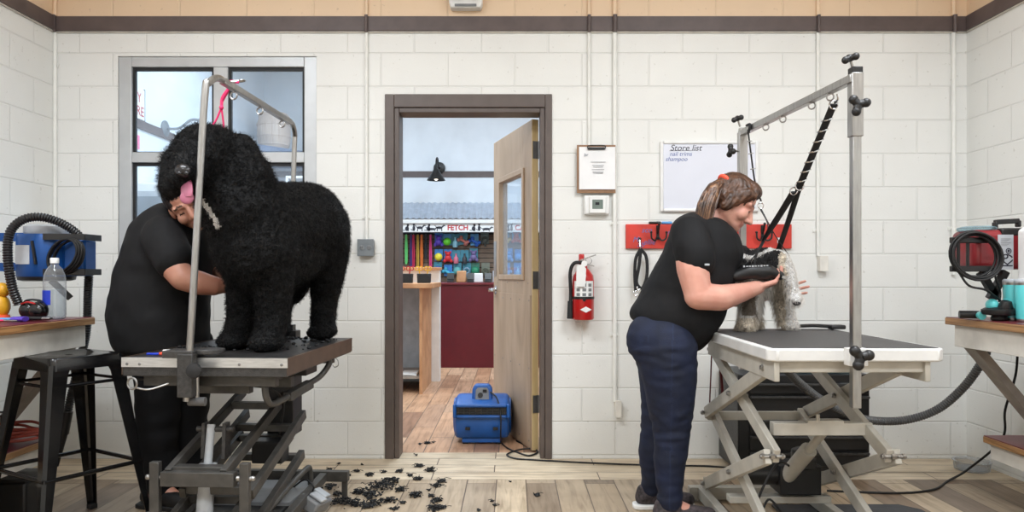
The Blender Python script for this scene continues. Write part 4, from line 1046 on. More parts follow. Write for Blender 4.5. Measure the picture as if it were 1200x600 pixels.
    m.build('s_hook', 'steel', r)
    p = T(-w + .03, -l - .006, Z - .07); m = MB(); m.ring(p + V((.012, 0, -.03)), .022, .004, (.3, 1, 0)); m.tube(spline([p + V((.02, 0, -.045)), p + V((.07, .02, -.055)), p + V((.15, .05, -.03))], 6), .004, 8); m.build('hanging_ring', 'steel', r)
    # overhead arch: front post, bar, rear post
    g = r
    f0, f1 = P(222, 418, 2.835), P(240, 112, 2.835); b0, b1 = P(338, 392, 3.79), P(345, 172, 3.79); top_z = 1.893
    m = MB(); m.tube([P(218.5, 470, 2.835)] + spline([f0, f0.lerp(f1, .5), f1, V((f1.x + .01, 2.85, top_z - .035)), V((f1.x + .02, 2.91, top_z)), V((f1.x + .025, 3.0, top_z))], 8), .0135, 14); m.build('front_post', 'steel', g)
    m = MB(); m.beam((f1.x + .022, 2.95, top_z), (b1.x + .004, 3.70, top_z - .012), .026, .026); bar = m.build('cross_bar', 'steel', g, bevel=.002)
    m = MB(); m.tube(spline([V((b1.x, 3.68, top_z - .012)), V((b1.x + .005, 3.74, top_z - .014)), V((b1.x + .004, 3.785, top_z - .06)), b1, b1.lerp(b0, .5), b0], 8), .0125, 14); m.build('rear_post', 'steel', g)
    for t in (.14, .50, .86):
        q = V((f1.x + .022, 2.95, top_z)).lerp(V((b1.x + .004, 3.70, top_z - .012)), t)
        m = MB(); m.ring(q + V((0, 0, -.033)), .015, .0035, (.2, 1, 0)); m.cyl(q + V((0, 0, -.018)), q + V((0, 0, .016)), .004, 8); m.ell(q + V((0, 0, .016)), .006, nu=8, nv=6); m.build('eye_bolt', 'steel', bar)
    m = MB(); q = P(219.5, 420, 2.83)
    m.box(P(219, 440, 2.828), (.06, .04, .165), R); m.box(P(215, 414, 2.87), (.12, .10, .028), R); m.lathe(P(245, 414, 2.90), [(.06, 0), (.06, .018)], n=16); m.box(P(222, 452, 2.86), (.05, .06, .06), R)
    cl = m.build('post_clamp', 'darkgrey', g, bevel=.003)
    m = MB(); m.lathe(P(228, 434, 2.80), [(.006, -.03), (.01, 0), (.026, .002), (.03, .012), (.026, .026), (.01, .03)], (.2, -1, 0), 14); m.build('clamp_knob', 'rubber', cl)
    q = P(231, 462, 2.85); m = MB(); m.cyl(q + V((0, 0, .07)), q + V((0, 0, -.02)), .008, 10, mi=1); m.tube([q + V((-.032, 0, -.028)), q + V((.032, 0, -.028))], lambda t: .013 + .004 * abs(2 * t - 1), 12); m.build('tightening_screw', ['pole_grey', 'steel'], cl)
    m = MB(); m.box(P(340, 395, 3.79), (.085, .07, .07), R); m.box(P(340, 386, 3.79), (.045, .045, .05), R); m.build('rear_clamp', 'darkgrey', g, bevel=.003)
    # pink loop
    top = V((f1.x + .022, 3.05, top_z + .016)); nk = P(256, 160, 3.09)
    m = MB(); k = P(259.5, 126, 3.065)
    m.tube(spline([top + V((.03, 0, .004)), top + V((-.01, 0, .004)), top + V((-.016, 0, -.03)), k + V((.004, 0, .03)), k], 6), .0045, 8, flat=(1.4, .7)); m.tube(spline([top + V((-.012, .01, -.01)), k + V((.002, 0, .04)), k], 6), .0045, 8)
    m.ell(k, (.009, .009, .010)); m.tube(spline([k, P(252, 143, 3.07), P(238, 164, 3.06), P(226, 215, 3.16)], 6), .0042, 8); m.tube(spline([k, P(262, 145, 3.08), P(264, 162, 3.09), P(290, 215, 3.2)], 6), .0042, 8)
    m.tube([top + V((-.02, -.008, .0)), top + V((.045, .01, .012))], .006, 8, mi=1); m.ring(top + V((.04, .008, .012)), .012, .003, (0, 0, 1), mi=1)
    tag(m.build('grooming_loop', ['pink', 'steel'], base=k), 'pink grooming noose hanging from the arch to the big black dog', 'leash')
    # comb set lying on the table
    cp = T(-.245, -.36, Z); q = empty('dematting_comb', cp, 'small blue and red comb lying on the dark table in front of the man', 'comb')
    m = MB(); m.box(cp + V((-.01, 0, .005)), (.05, .014, .008), R); m.build('handle', 'labelblue', q, bevel=.002)
    m = MB(); m.box(cp + V((.04, .004, .006)), (.05, .02, .010), R); m.build('head', 'orange', q, bevel=.002)
    m = MB(); m.box(cp + V((.035, .02, .012)), (.028, .02, .016), R @ Matrix.Rotation(.4, 3, 'Z')); m.build('clip', 'white', q, bevel=.002)
    # foot pedal
    fp = P(370, 592, 3.42); fp.z = 0; q = empty('foot_pedal', fp, 'grey lift pedal box leaning by the left table base on the floor', 'pedal')
    Rt = Matrix.Rotation(.5, 3, 'Y') @ Matrix.Rotation(-.25, 3, 'Z')
    m = MB(); m.box(fp + V((-.005, 0, .066)), (.10, .15, .062), Rt); m.build('housing', 'grey', q, bevel=.01)
    m = MB(); m.box(fp + V((.02, -.03, .098)), (.07, .055, .012), Rt); m.box(fp + V((.02, .036, .098)), (.07, .055, .012), Rt); m.build('pedal', 'lightgrey', q, bevel=.004)
    m = MB(); m.tube(spline([fp + V((-.03, .02, .10)), fp + V((-.01, .0, .135)), fp + V((-.06, .03, .16)), fp + V((-.14, .08, .10))], 6), .004, 8); m.build('cable', 'cord', q)
    return T
LT = left_table()

# ------------------------------------------------------------------ right grooming table
def right_table():
    x0, x1, y0, y1, Z = .905, 1.535, 2.60, 3.54, .860
    r = empty('grooming_table', ((x0 + x1) / 2, (y0 + y1) / 2, 0), 'white edged grooming table with a square steel frame on a cream scissor lift', 'grooming table')
    m = MB(); ch = .03
    poly = [(x0 + ch, y0), (x1 - ch, y0), (x1, y0 + ch), (x1, y1 - ch), (x1 - ch, y1), (x0 + ch, y1), (x0, y1 - ch), (x0, y0 + ch)]
    m.prism(poly, (0, 0, Z - .048), (1, 0, 0), (0, 1, 0), (0, 0, .046)); top = m.build('tabletop', 'white_metal', r, bevel=.006)
    m = MB(); m.bb(x0 + .022, x1 - .022, y0 + .022, y1 - .022, Z - .004, Z); m.build('rubber_surface', 'rubber_top', top)
    m = MB()
    for x in (x0 + .035, x1 - .06): m.beam((x, y0 + .02, Z - .085), (x, y1 - .03, Z - .085), .02, .072)
    for y in (y0 + .05, y1 - .06): m.beam((x0 + .04, y, Z - .07), (x1 - .06, y, Z - .07), .03, .04)
    m.build('underframe', 'cream_metal', r, bevel=.003)
    # two-stage scissor
    XA, XB = .965, 1.415; yf, yr = 2.74, 3.60; z0, z1, z2 = .10, .445, .775
    t = .032
    def arm(xc, ya, za, yb, zb):
        m = MB(); m.beam((xc, ya, za), (xc, yb, zb), .026, .056); m.build('scissor_arm', 'cream_metal', r, bevel=.003)
        for y, z in ((ya, za), (yb, zb), ((ya + yb) / 2, (za + zb) / 2)):
            bolts.cut(); bolts.cyl((xc - .03, y, z), (xc + .03, y, z), .008, 10)
            for s in (-1, 1): bolts.lathe((xc + s * .016, y, z), [(.012, 0), (.012, .008), (.008, .010)], (s, 0, 0), 6)
    for xc, s in ((XA, -1), (XB, 1)):
        bolts = MB()
        arm(xc + s * t / 2, yr, z0, yf, z1); arm(xc - s * t / 2, yf, z0, yr, z1)
        arm(xc + s * t / 2, yr, z1, yf, z2); arm(xc - s * t / 2, yf, z1, yr, z2 - .02)
        bolts.build_each('pivot_bolt', 'steel', r)
    m = MB()
    m.beam((XA - .02, yr - .02, z1 - .01), (XB + .02, yr - .02, z1 - .01), .03, .04); m.cut()
    m.beam((XA + .06, 2.92, .512), (XB - .0, 2.92, .512), .045, .05); m.cut()
    m.beam((XA, yf + .06, z0 + .04), (XB, yf + .06, z0 + .04), .03, .04)
    m.build_each('cross_member', 'cream_metal', r, bevel=.003)
    m = MB()
    for x in (XA - .03, XB + .03): m.beam((x, y0 + .04, .045), (x, yr + .08, .045), .04, .055)
    for y in (2.70, yr + .06): m.beam((x0 - .03, y, .04), (x1 - .02, y, .04), .05, .06)
    m.beam((XA, 3.30, .12), (XB, 3.30, .12), .06, .03)
    m.build('base_frame', 'cream_metal', r, bevel=.003)
    m = MB()
    for x in (XA, XB):
        for y in (yr, ): m.prism([(-.03, 0), (.03, 0), (.012, .07), (-.012, .07)], (x - .03, y, .06), (0, 1, 0), (0, 0, 1), (.008, 0, 0)); m.cut()
    for x in (x0 - .02, x1 - .03):
        for y in (2.70, yr + .06): m.cyl((x, y, 0), (x, y, .012), .022, 14); m.cut()
    m.build_each('mount_bracket', 'cream_metal', r)
    m = MB(); a, b = V((1.20, 3.28, .20)), V((1.27, 2.98, .50))
    m.cyl(a, a.lerp(b, .62), .034, 18); m.cyl(a.lerp(b, .60), b, .018, 14); m.build('actuator_rod', 'cream_metal', r)
    m = MB(); m.cyl((1.04, 3.30, .235), (1.20, 3.29, .235), .052, 18); m.bb(1.17, 1.35, 3.22, 3.36, .155, .285); m.lathe((1.29, 3.28, .28), [(.05, 0), (.05, .06), (.03, .07)], n=14); m.bb(1.25, 1.32, 3.2, 3.24, .27, .32); m.build('motor', 'black', r, bevel=.006)
    m = MB(); m.tube(spline([(1.22, 3.2, .28), (1.12, 3.12, .32), (1.02, 3.05, .2), (1.04, 3.1, .1), (1.10, 3.15, .16), (1.14, 3.0, .08), (1.16, 2.85, .03)], 8), .005, 8); m.build('motor_cable', 'cord', r)
    m = MB(); m.beam((1.16, 2.92, .54), (1.30, 2.92, .54), .05, .012); m.cyl((1.20, 2.90, .54), (1.20, 2.90, .57), .008, 8); m.build('actuator_bracket', 'cream_metal', r)
    # H frame grooming arm
    g = r
    fx, fy, bx, by, zt = 1.198, 2.578, 1.113, 3.57, 1.826
    m = MB(); m.beam((fx, fy, .655), (fx, fy, zt), .030, .030, up=(0, 1, 0)); fp = m.build('front_post', 'steel', g, bevel=.002)
    m = MB(); m.bb(fx - .02, fx + .02, fy - .02, fy + .02, 1.60, zt - .005); m.build('sleeve', 'steel', fp, bevel=.002)
    m = MB(); m.bb(fx - .019, fx + .019, fy - .019, fy + .019, zt - .008, zt + .016); m.build('end_cap', 'black', fp, bevel=.003)
    m = MB(); m.beam((bx, by, .66), (bx, by, zt), .030, .030, up=(0, 1, 0)); bp = m.build('rear_post', 'steel', g, bevel=.002)
    m = MB(); m.bb(bx - .02, bx + .02, by - .02, by + .02, 1.55, zt - .02); m.build('sleeve', 'steel', bp, bevel=.002)
    m = MB(); m.beam((fx - .012, fy - .015, zt - .025), (bx - .005, by + .01, zt - .025), .028, .028); bar = m.build('cross_bar', 'steel', g, bevel=.002)
    for q in (.30, .55, .72, .16):
        p = V((fx - .012, fy - .015, zt - .04)).lerp(V((bx - .005, by, zt - .04)), q); k = MB(); k.ring(p + V((0, 0, -.012)), .013, .003, (0, 1, .2)); k.build('eye_bolt', 'steel', bar)
    def knob(c, ax, par, s=1.0):
        c, ax = V(c), V(ax).normalized(); k = MB(); u = ax.orthogonal().normalized(); w = ax.cross(u)
        k.cyl(c - ax * .03, c, .005, 8, mi=1); k.lathe(c, [(.012 * s, 0), (.014 * s, .004), (.014 * s, .018), (.009 * s, .022)], ax, 14)
        for i in range(3):
            d = u * math.cos(2 * PI * i / 3 + .5) + w * math.sin(2 * PI * i / 3 + .5); k.tube([c + ax * .011 + d * .004, c + ax * .011 + d * .021 * s], lambda t: .0125 * s, 12); k.ell(c + ax * .011 + d * .022 * s, (.0145 * s,) * 3, nu=12, nv=8)
        k.build('knob', ['black', 'steel'], par)
    knob((fx - .012, fy - .045, 1.70), (-.25, -1, 0), fp, 1.1); knob((bx - .045, by, 1.715), (-1, -.2, 0), bp); knob((fx - .02, fy - .01, zt + .035), (-.4, -.2, 1), bar, .9); knob((bx - .02, by, zt + .035), (-.4, -.2, 1), bar, .9)
    m = MB(); m.bb(fx - .03, fx + .035, fy - .022, y0 + .004, Z - .058, Z + .004); m.bb(bx - .03, bx + .03, y1 - .004, by + .022, Z - .06, Z + .004); cl = m.build('table_clamp', 'white_metal', g, bevel=.003)
    knob((fx - .008, fy - .045, Z - .022), (0, -1, 0), cl, 1.3)
    # red lead hanging behind the table
    m = MB(); x, y, z = P(834, 414, 3.6); e = P(832, 480, 3.62)
    m.tube(spline([(x, y, z), P(833, 440, 3.62), e, P(838, 492, 3.63), P(846, 470, 3.63), P(845, 440, 3.62), P(842, 412, 3.6)], 8), .008, 8, flat=(.35, 1.1)); tag(m.build('dog_lead', 'redstrap'), 'dark red lead draped behind the left edge of the white edged table', 'leash')
    return bar
right_table()

# tool chest, organisers, mat by the right table
def tool_chest():
    x0, x1, y0, y1 = 1.25, 1.975, 4.08, 4.45; z1 = .565
    r = empty('tool_chest', ((x0 + x1) / 2, (y0 + y1) / 2, 0), 'black drawer chest standing against the wall behind the right table', 'tool chest')
    m = MB(); m.bb(x0, x1, y0, y1, .03, z1); m.build('body', 'black', r, bevel=.006)
    m = MB(); m.bb(x0 - .004, x0, y0, y1, .03, z1); m.build('side_panel', 'darkgrey', r)
    z = .06
    for h in (.09, .09, .09, .13, .07):
        m = MB(); m.bb(x0 + .06, x1 - .01, y0 - .012, y0, z, z + h - .012); d = m.build('drawer', 'black', r, bevel=.003)
        m = MB(); m.bb(x0 + .06, x1 - .01, y0 - .028, y0 - .012, z + h - .026, z + h - .012); m.build('handle', 'darkgrey', d, bevel=.003); z += h
    m = MB(); m.bb(x1 - .17, x1 - .10, y0 - .014, y0 - .012, .50, .52); m.build('badge', 'grey', r)
    for x in (x0 + .05, x1 - .05):
        for y in (y0 + .05, y1 - .05):
            m = MB(); m.cyl((x, y, 0), (x, y, .03), .02, 12); m.build('foot', 'rubber', r)
    for (a, b, h, mm, lab) in ((1.33, 1.56, .09, 'clear', 'clear plastic organiser box on the left of the black drawer chest'), (1.60, 1.93, .14, 'clear_blue', 'bluish plastic parts case on the right of the black drawer chest')):
        q = empty('organizer_box', ((a + b) / 2, 4.22, z1), lab, 'organizer box')
        m = MB(); m.bb(a, b, 4.12, 4.34, z1, z1 + h * .8); m.build('body', mm, q, bevel=.006)
        m = MB(); m.bb(a - .004, b + .004, 4.115, 4.345, z1 + h * .8, z1 + h); m.build('lid', mm, q, bevel=.004)
        m = MB()
        for i in range(1, 4): m.bb(a + (b - a) * i / 4 - .002, a + (b - a) * i / 4 + .002, 4.125, 4.335, z1 + .004, z1 + h * .78)
        m.build('divider', 'lightgrey', q)
        m = MB(); m.bb(b - .07, b - .02, 4.108, 4.116, z1 + h * .55, z1 + h * .9); m.build('latch', 'lightgrey', q, bevel=.002)
tool_chest()
def floor_mat():
    m = MB(); m.prism([(1.25, 2.3), (1.93, 2.3), (1.93, 3.48), (1.86, 3.56), (1.25, 3.56)], (0, 0, .001), (1, 0, 0), (0, 1, 0), (0, 0, .012)); tag(m.build('floor_mat', 'mat', bevel=.004), 'dark grey rubber mat on the floor by the right table', 'mat')
floor_mat()

# ------------------------------------------------------------------ benches
def bench(sgn):
    lr = 'left' if sgn < 0 else 'right'
    xe = -2.03 if sgn < 0 else 2.108; xw = XL if sgn < 0 else XR; ye, yn, Z = 3.60, 1.5, .912
    r = empty('work_bench', ((xe + xw) / 2, (ye + yn) / 2, 0), 'burgundy topped wall bench with an oak edge along the %s wall, %s' % (lr, 'behind the black stool' if sgn < 0 else 'carrying the teal tumblers'), 'bench')
    X = lambda d: xe + sgn * d                    # d metres back from the room edge
    def bx(mb, d0, d1, y0, y1, z0, z1, mi=0): mb.bb(min(X(d0), X(d1)), max(X(d0), X(d1)), y0, y1, z0, z1, mi)
    D = abs(xw - xe)
    m = MB(); bx(m, .004, D, yn, ye - .004, Z - .003, Z); m.build('laminate_top', 'burgundy', r)
    m = MB(); bx(m, 0, D, yn, ye, Z - .036, Z - .003); m.build('top_edge', 'edgewood', r, bevel=.003)
    m = MB(); bx(m, .03, .068, yn, ye - .03, Z - .14, Z - .036); bx(m, .068, D, ye - .068, ye - .03, Z - .14, Z - .036); m.build('apron', 'white_paint', r, bevel=.002)
    d2 = .19; z2 = .335
    m = MB(); m.beam((X(.08), 3.52, Z - .13), (X(.50), 3.52, .28), .038, .088, up=(0, 1, 0)); m.build('diagonal_brace', 'greywood', r, bevel=.002)
    m = MB(); bx(m, d2, D, yn, ye, z2 - .004, z2); m.build('shelf_laminate', 'burgundy', r)
    m = MB(); bx(m, d2 - .003, D, yn, ye + .002, z2 - .034, z2 - .004); m.build('shelf_edge', 'edgewood', r, bevel=.003)
    m = MB(); bx(m, d2 + .02, d2 + .058, yn, ye - .02, z2 - .11, z2 - .034); bx(m, d2 + .058, D, ye - .058, ye - .02, z2 - .11, z2 - .034); m.build('shelf_apron', 'white_paint', r, bevel=.002)
bench(-1); bench(1)

# ------------------------------------------------------------------ stool
def stool():
    c = V((-1.93, 3.22, 0)); Z = .776; a = math.radians(-31); s = .158; sp = .245
    r = empty('bar_stool', c, 'black metal bar stool with a hole in the seat beside the left bench', 'stool')
    R = Matrix.Rotation(a, 3, 'Z'); T = lambda x, y, z: c + R @ V((x, y, 0)) + V((0, 0, z))
    m = MB(); poly = []
    for (cx, cy, a0) in ((s - .03, s - .03, 0), (-s + .03, s - .03, 90), (-s + .03, -s + .03, 180), (s - .03, -s + .03, 270)):
        for k in range(5): an = math.radians(a0 + k * 22.5); poly.append((cx + .03 * math.cos(an), cy + .03 * math.sin(an)))
    n = len(poly); hole = [(.016 * math.cos(2 * PI * i / n + .4), .016 * math.sin(2 * PI * i / n + .4)) for i in range(n)]
    rings = [[T(x * 1.03, y * 1.03, Z - .055) for x, y in poly], [T(x, y, Z - .012) for x, y in poly], [T(x * .98, y * .98, Z - .003) for x, y in poly], [T(x * .92, y * .92, Z) for x, y in poly], [T(x * .8, y * .8, Z - .004) for x, y in poly], [T(x, y, Z - .006) for x, y in hole], [T(x, y, Z - .02) for x, y in hole], [T(x * .8, y * .8, Z - .018) for x, y in poly], [T(x * .99, y * .99, Z - .055) for x, y in poly]]
    vs = [p for rg in rings for p in rg]; N = len(rings); fs = [(i * n + k, i * n + (k + 1) % n, ((i + 1) % N) * n + (k + 1) % n, ((i + 1) % N) * n + k) for i in range(N) for k in range(n)]
    m.add(vs, fs); m.build('seat', 'blackgloss', r)
    tops, feet = [], []
    for sx, sy in ((1, 1), (-1, 1), (-1, -1), (1, -1)):
        m = MB(); tp, ft = V((sx * s, sy * s, Z - .03)), V((sx * sp, sy * sp, .012)); tops.append(tp); feet.append(ft)
        # folded sheet angle leg: wide at the top, narrow at the foot
        vs = []
        for t, wd in ((0, .088), (.06, .072), (1, .030)):
            p = tp.lerp(ft, t)
            for (dx, dy) in ((-sx * wd, 0), (-sx * .012, 0), (0, -sy * .012), (0, -sy * wd), (-sx * .006, -sy * wd), (-sx * .008, -sy * .016), (-sx * .016, -sy * .008), (-sx * wd, -sy * .006)):
                vs.append(T(p.x + dx, p.y + dy, p.z))
        fs = [(i * 8 + k, i * 8 + (k + 1) % 8, i * 8 + 8 + (k + 1) % 8, i * 8 + 8 + k) for i in range(2) for k in range(8)] + [tuple(range(8))[::-1], tuple(range(16, 24))]
        m.add(vs, fs); leg = m.build('leg', 'blackgloss', r)
        m = MB(); m.box(T(ft.x - sx * .016, ft.y - sy * .016, .012), (.036, .036, .024), R); m.build('foot_cap', 'rubber', leg, bevel=.004)
    for i in range(4):
        j = (i + 1) % 4
        for t in (.62,):
            p, q = tops[i].lerp(feet[i], t) * 1, tops[j].lerp(feet[j], t) * 1; m = MB()
            k = .965; m.tube([T(p.x * k, p.y * k, p.z), T(q.x * k, q.y * k, q.z)], .0095, 10); m.build('footrest_bar', 'blackgloss', r)
        p, q = tops[i].lerp(feet[i], .12), tops[j].lerp(feet[j], .12); k = .93; m = MB(); m.tube([T(p.x * k, p.y * k, p.z), T(q.x * k, q.y * k, q.z)], .007, 8); m.build('upper_brace', 'blackgloss', r)
    m = MB(); p = tops[0].lerp(feet[0], .14); m.box(T(p.x - .03, p.y - .008, p.z), (.04, .002, .022), R); m.build('sticker', 'white', r) if False else None
stool()

# ------------------------------------------------------------------ air mover in the doorway
def air_mover():
    x, y = -.198, 5.00; r = empty('air_mover', (x, y, 0), 'blue floor blower with a black grille standing in the doorway', 'blower')
    W = .36; m = MB()
    # snail housing: profile in the YZ plane, extruded along X with rounded cheeks
    prof = [(-.16, .045), (-.19, .09), (-.20, .16), (-.205, .235), (-.195, .262), (-.12, .285), (-.02, .305), (.08, .30), (.15, .26), (.185, .19), (.18, .11), (.14, .05), (.06, .03), (-.08, .03)]
    n = len(prof); vs = []; secs = ((-.5, .86), (-.46, .97), (-.40, 1.0), (.40, 1.0), (.46, .97), (.5, .86)); cy, cz = -.005, .165
    for sx, k in secs: vs += [(x + sx * W, y + cy + (a - cy) * k, .0 + cz + (b - cz) * k) for a, b in prof]
    fs = [(i * n + k, i * n + (k + 1) % n, (i + 1) * n + (k + 1) % n, (i + 1) * n + k) for i in range(len(secs) - 1) for k in range(n)] + [tuple(range(n))[::-1], tuple((len(secs) - 1) * n + k for k in range(n))]
    m.add(vs, fs); h = m.build('housing', 'blue', r, bevel=.006)
    m = MB(); m.frame(x - .185, x + .185, .185, .275, y - .226, y - .185, .022, 0, .02, .02); m.build('outlet_rim', 'blue', h, bevel=.008)
    m = MB(); m.bb(x - .165, x + .165, y - .208, y - .196, .203, .257); gb = m.build('outlet_mouth', 'black', h)
    m = MB()
    for i in range(9): a = x - .15 + i * .0375; m.cyl((a, y - .213, .203), (a, y - .213, .257), .0022, 6)
    for z in (.22, .24): m.cyl((x - .163, y - .214, z), (x + .163, y - .214, z), .0022, 6)
    m.build('grille', 'darkgrey', gb)
    for s in (-1, 1):
        m = MB(); m.lathe((x + s * (W / 2 - .004), y, .165), [(.115, 0), (.118, .012), (.105, .016), (.10, .006)], (s, 0, 0), 24); m.build('intake_ring', 'blue', h)
        m = MB()
        for k in range(4): m.ring((x + s * (W / 2 + .006), y, .165), .024 + k * .024, .0018, (s, 0, 0))
        m.build('intake_grille', 'black', h)
    m = MB(); m.prism([(-.07, 0), (.07, 0), (.066, .085), (.045, .11), (-.045, .11), (-.066, .085)], (x + .0, y - .10, .272), (1, 0, 0), (0, .22, 1), (0, .07, 0)); cp = m.build('control_pod', 'blue', r, bevel=.012, seg=3)
    m = MB(); m.prism([(-.045, 0), (.045, 0), (.042, .06), (.03, .075), (-.03, .075), (-.042, .06)], (x, y - .1025, .288), (1, 0, 0), (0, .22, 1), (0, -.004, 0)); pn = m.build('control_panel', 'grey', cp)
    m = MB(); m.lathe((x - .012, y - .098, .315), [(.018, 0), (.016, .012)], (0, -1, .2), 14); m.bb(x + .005, x + .03, y - .105, y - .09, .335, .352); m.build('dial', 'black', pn)
    for s in (-1, 1):
        m = MB(); m.bb(x + s * .11 - .02, x + s * .11 + .02, y - .14, y + .12, 0, .035); m.build('foot', 'black', r, bevel=.006)
        m = MB(); m.bb(x + s * .09 - .016, x + s * .09 + .016, y - .207, y - .195, .105, .125); m.build('stacking_clip', 'black', r, bevel=.003)
    m = MB(); m.bb(x - .13, x + .13, y - .15, y - .13, .012, .042); m.build('front_rail', 'blue', r, bevel=.004)
    m = MB()
    pts = [(x + .055, y - .09, .335), (x + .10, y - .15, .30), (x + .125, y - .235, .20), (x + .125, y - .225, .08), (x + .13, y - .16, .012), (x + .18, y - .30, .006), (.03, 4.62, .006), (.10, 4.53, .006), (.155, 4.60, .007), (.14, 4.68, .012), (.05, 4.66, .012), (-.03, 4.56, .007), (.01, 4.47, .006), (.12, 4.43, .006), (.45, 4.36, .006), (.85, 4.30, .006), (1.22, 4.26, .006), (1.6, 4.02, .006)]
    m.tube(spline(pts, 10), .0052, 8); tag(m.build('power_cord', 'cord', r), None)
    m = MB(); m.tube(spline([(.03, 4.93, .006), (.09, 4.80, .006), (.15, 4.70, .006), (.163, 4.62, .006)], 8), .005, 8); tag(m.build('cord_tail', 'cord', r), None)
air_mover()
# ------------------------------------------------------------------ things on and around the benches
def bench_things():
    Z = .9125
    # ---- left: wall dryer
    Y = 3.62; s = Y / F
    r = empty('wall_dryer', P(0, 320, Y) + V((-.02, 0, 0)), 'blue wall mounted dog dryer above the left bench', 'dryer')
    m = MB(); a, b = P(24, 326, Y), P(86, 274, Y)
    m.lathe(((a.x + b.x) / 2, Y, a.z), [(.121, 0), (.128, .012), (.128, .195), (.122, .212)], (0, 0, 1), 28); body = m.build('canister', 'blue_metal', r)
    m = MB(); c = V(((a.x + b.x) / 2, Y, b.z)); m.lathe(c, [(.095, -.004), (.098, .005), (.098, .034), (.085, .042)], (0, 0, 1), 28); m.build('filter_ring', 'lightgrey', r)
    m = MB(); m.lathe((c.x, Y, a.z - .014), [(.10, 0), (.122, .006), (.126, .022), (.121, .024)], n=28); m.build('base_ring', 'black', r)
    m = MB(); m.box((c.x - .035, Y - .129, c.z - .105), (.066, .003, .09)); m.build('label_plate', 'lightgrey', body)
    m = MB(); m.beam((c.x + .012, Y - .130, c.z - .04), (c.x + .03, Y - .132, c.z - .15), .010, .012); m.build('strap', 'black', r)
    m = MB(); m.bb(c.x + .105, c.x + .215, Y - .06, Y + .06, a.z + .01, b.z - .02); m.build('motor_end', 'blue_metal', r, bevel=.02)
    m = MB()
    for z in (b.z - .02, a.z + .03): m.cut(); m.beam((c.x + .06, Y - .125, z), (c.x + .23, Y - .08, z), .008, .03); m.beam((c.x + .23, Y - .08, z), (c.x + .23, Y + .06, z), .008, .03)
    m.build_each('cord_bracket', 'black', r)
    m = MB()
    for k in range(5):
        cx, cz = c.x + .150 + .004 * k, (a.z + b.z) / 2 - .002 * k; m.ring((cx, Y - .125 + .007 * k, cz), .088 + .005 * (k % 3), .0055, (.15, 1, 0), 26, 8, sq=.72)
    m.build('cord_coil', 'cord', r)
    m = MB()
    for z in (b.z - .015, a.z + .055): m.beam((c.x - .10, Y + .02, z), (XL, Y + .06, z), .02, .042)
    m.bb(XL, XL + .02, Y - .02, Y + .14, a.z - .02, b.z + .06); m.build('swing_arm', 'blue_metal', r); m = MB(); m.beam((c.x + .02, Y, a.z - .01), (c.x + .085, Y + .05, a.z - .10), .03, .03); m.build('hose_outlet', 'black', r)
    m = MB(); hose(m, [P(22, 357, 3.38), P(14, 335, 3.36), P(9, 300, 3.36), P(12, 272, 3.38), P(28, 257, 3.42), P(52, 255, 3.48), P(80, 266, 3.55), P(99, 285, 3.62), P(104, 312, 3.66), P(103, 345, 3.68), P(101, 390, 3.68), P(92, 430, 3.68), P(82, 470, 3.69), P(76, 500, 3.69)], .0195, .012)
    hs = m.build('blower_hose', 'hose', r)
    m = MB(); m.cyl(P(79, 482, 3.69), P(74, 508, 3.69), .026, 16); m.cyl(P(74, 508, 3.69), P(65, 546, 3.69), .022, 16, .014); m.build('nozzle', 'black', hs)
    # ---- bottle
    bx = P(64, 0, 3.42).x; r = empty('water_bottle', (bx, 3.42, Z), 'clear plastic water bottle half full with a blue label on the left bench', 'bottle')
    pr = [(.036, 0), (.045, .006), (.047, .02), (.047, .17), (.043, .205), (.030, .235), (.016, .25), (.015, .262)]
    m = MB(); m.lathe((bx, 3.42, Z), pr, n=28); m.build('bottle_body', 'clear', r)
    m = MB(); m.lathe((bx, 3.42, Z + .002), [(.034, 0), (.043, .006), (.0452, .02), (.0452, .135)], n=28); m.build('water', 'water', r)
    m = MB(); m.lathe((bx, 3.42, Z + .258), [(.0185, 0), (.0185, .022), (.016, .025)], n=20); m.build('cap', 'white', r)
    m = MB()
    for k in range(6): an = math.radians(-150 + k * 13); m.box((bx + math.cos(an) * .0478, 3.42 + math.sin(an) * .0478, Z + .10 + .012 * (k % 2) * 0), (.0115, .0012, .066), Matrix.Rotation(an + PI / 2, 3, 'Z'))
    m.build('label', 'labelblue', r)
    # ---- ear muffs
    e = P(38, 360, 3.36); e.z = Z; r = empty('ear_muffs', e, 'black ear muffs with a red stripe beside the water bottle', 'ear muffs')
    for dx, dy in ((.03, .0), (-.035, .03)):
        m = MB(); m.ell(e + V((dx, dy, .042)), (.042, .03, .042)); m.ell(e + V((dx, dy - .018, .042)), (.034, .02, .034)); m.build('ear_cup', 'blackgloss', r)
    m = MB(); m.tube(spline([e + V((.05, 0, .07)), e + V((.02, .01, .088)), e + V((-.04, .03, .088)), e + V((-.07, .04, .06))], 6), .009, 8, flat=(.5, 1.6)); m.build('headband', 'black', r)
    m = MB(); m.tube(spline([e + V((.03, -.028, .074)), e + V((-.01, -.018, .081)), e + V((-.05, .0, .072))], 6), .004, 8); m.build('stripe', 'red', r)
    # ---- small things at the frame edge
    def lying(n, pa, pb, Y, mm, lab, cat, parts):
        p0, p1 = P(pa, 320, Y), P(pb, 320, Y); p0.z = p1.z = Z + .012; q = empty(n, p0 - V((0, 0, .012)), lab, cat)
        for (nm, t0, t1, r0, r1, mk) in parts:
            m = MB(); m.tube([p0.lerp(p1, t0), p0.lerp(p1, t1)], lambda t: r0 + (r1 - r0) * t, 10, flat=(.6, 1.3)); m.build(nm, mk, q, bevel=.0015)
    lying('clipper', 24, 60, 3.27, 'black', 'black hair clipper lying in front of the ear muffs', 'clipper', (('body', 0, .75, .017, .014, 'black'), ('blade', .75, 1, .014, .010, 'steel')))
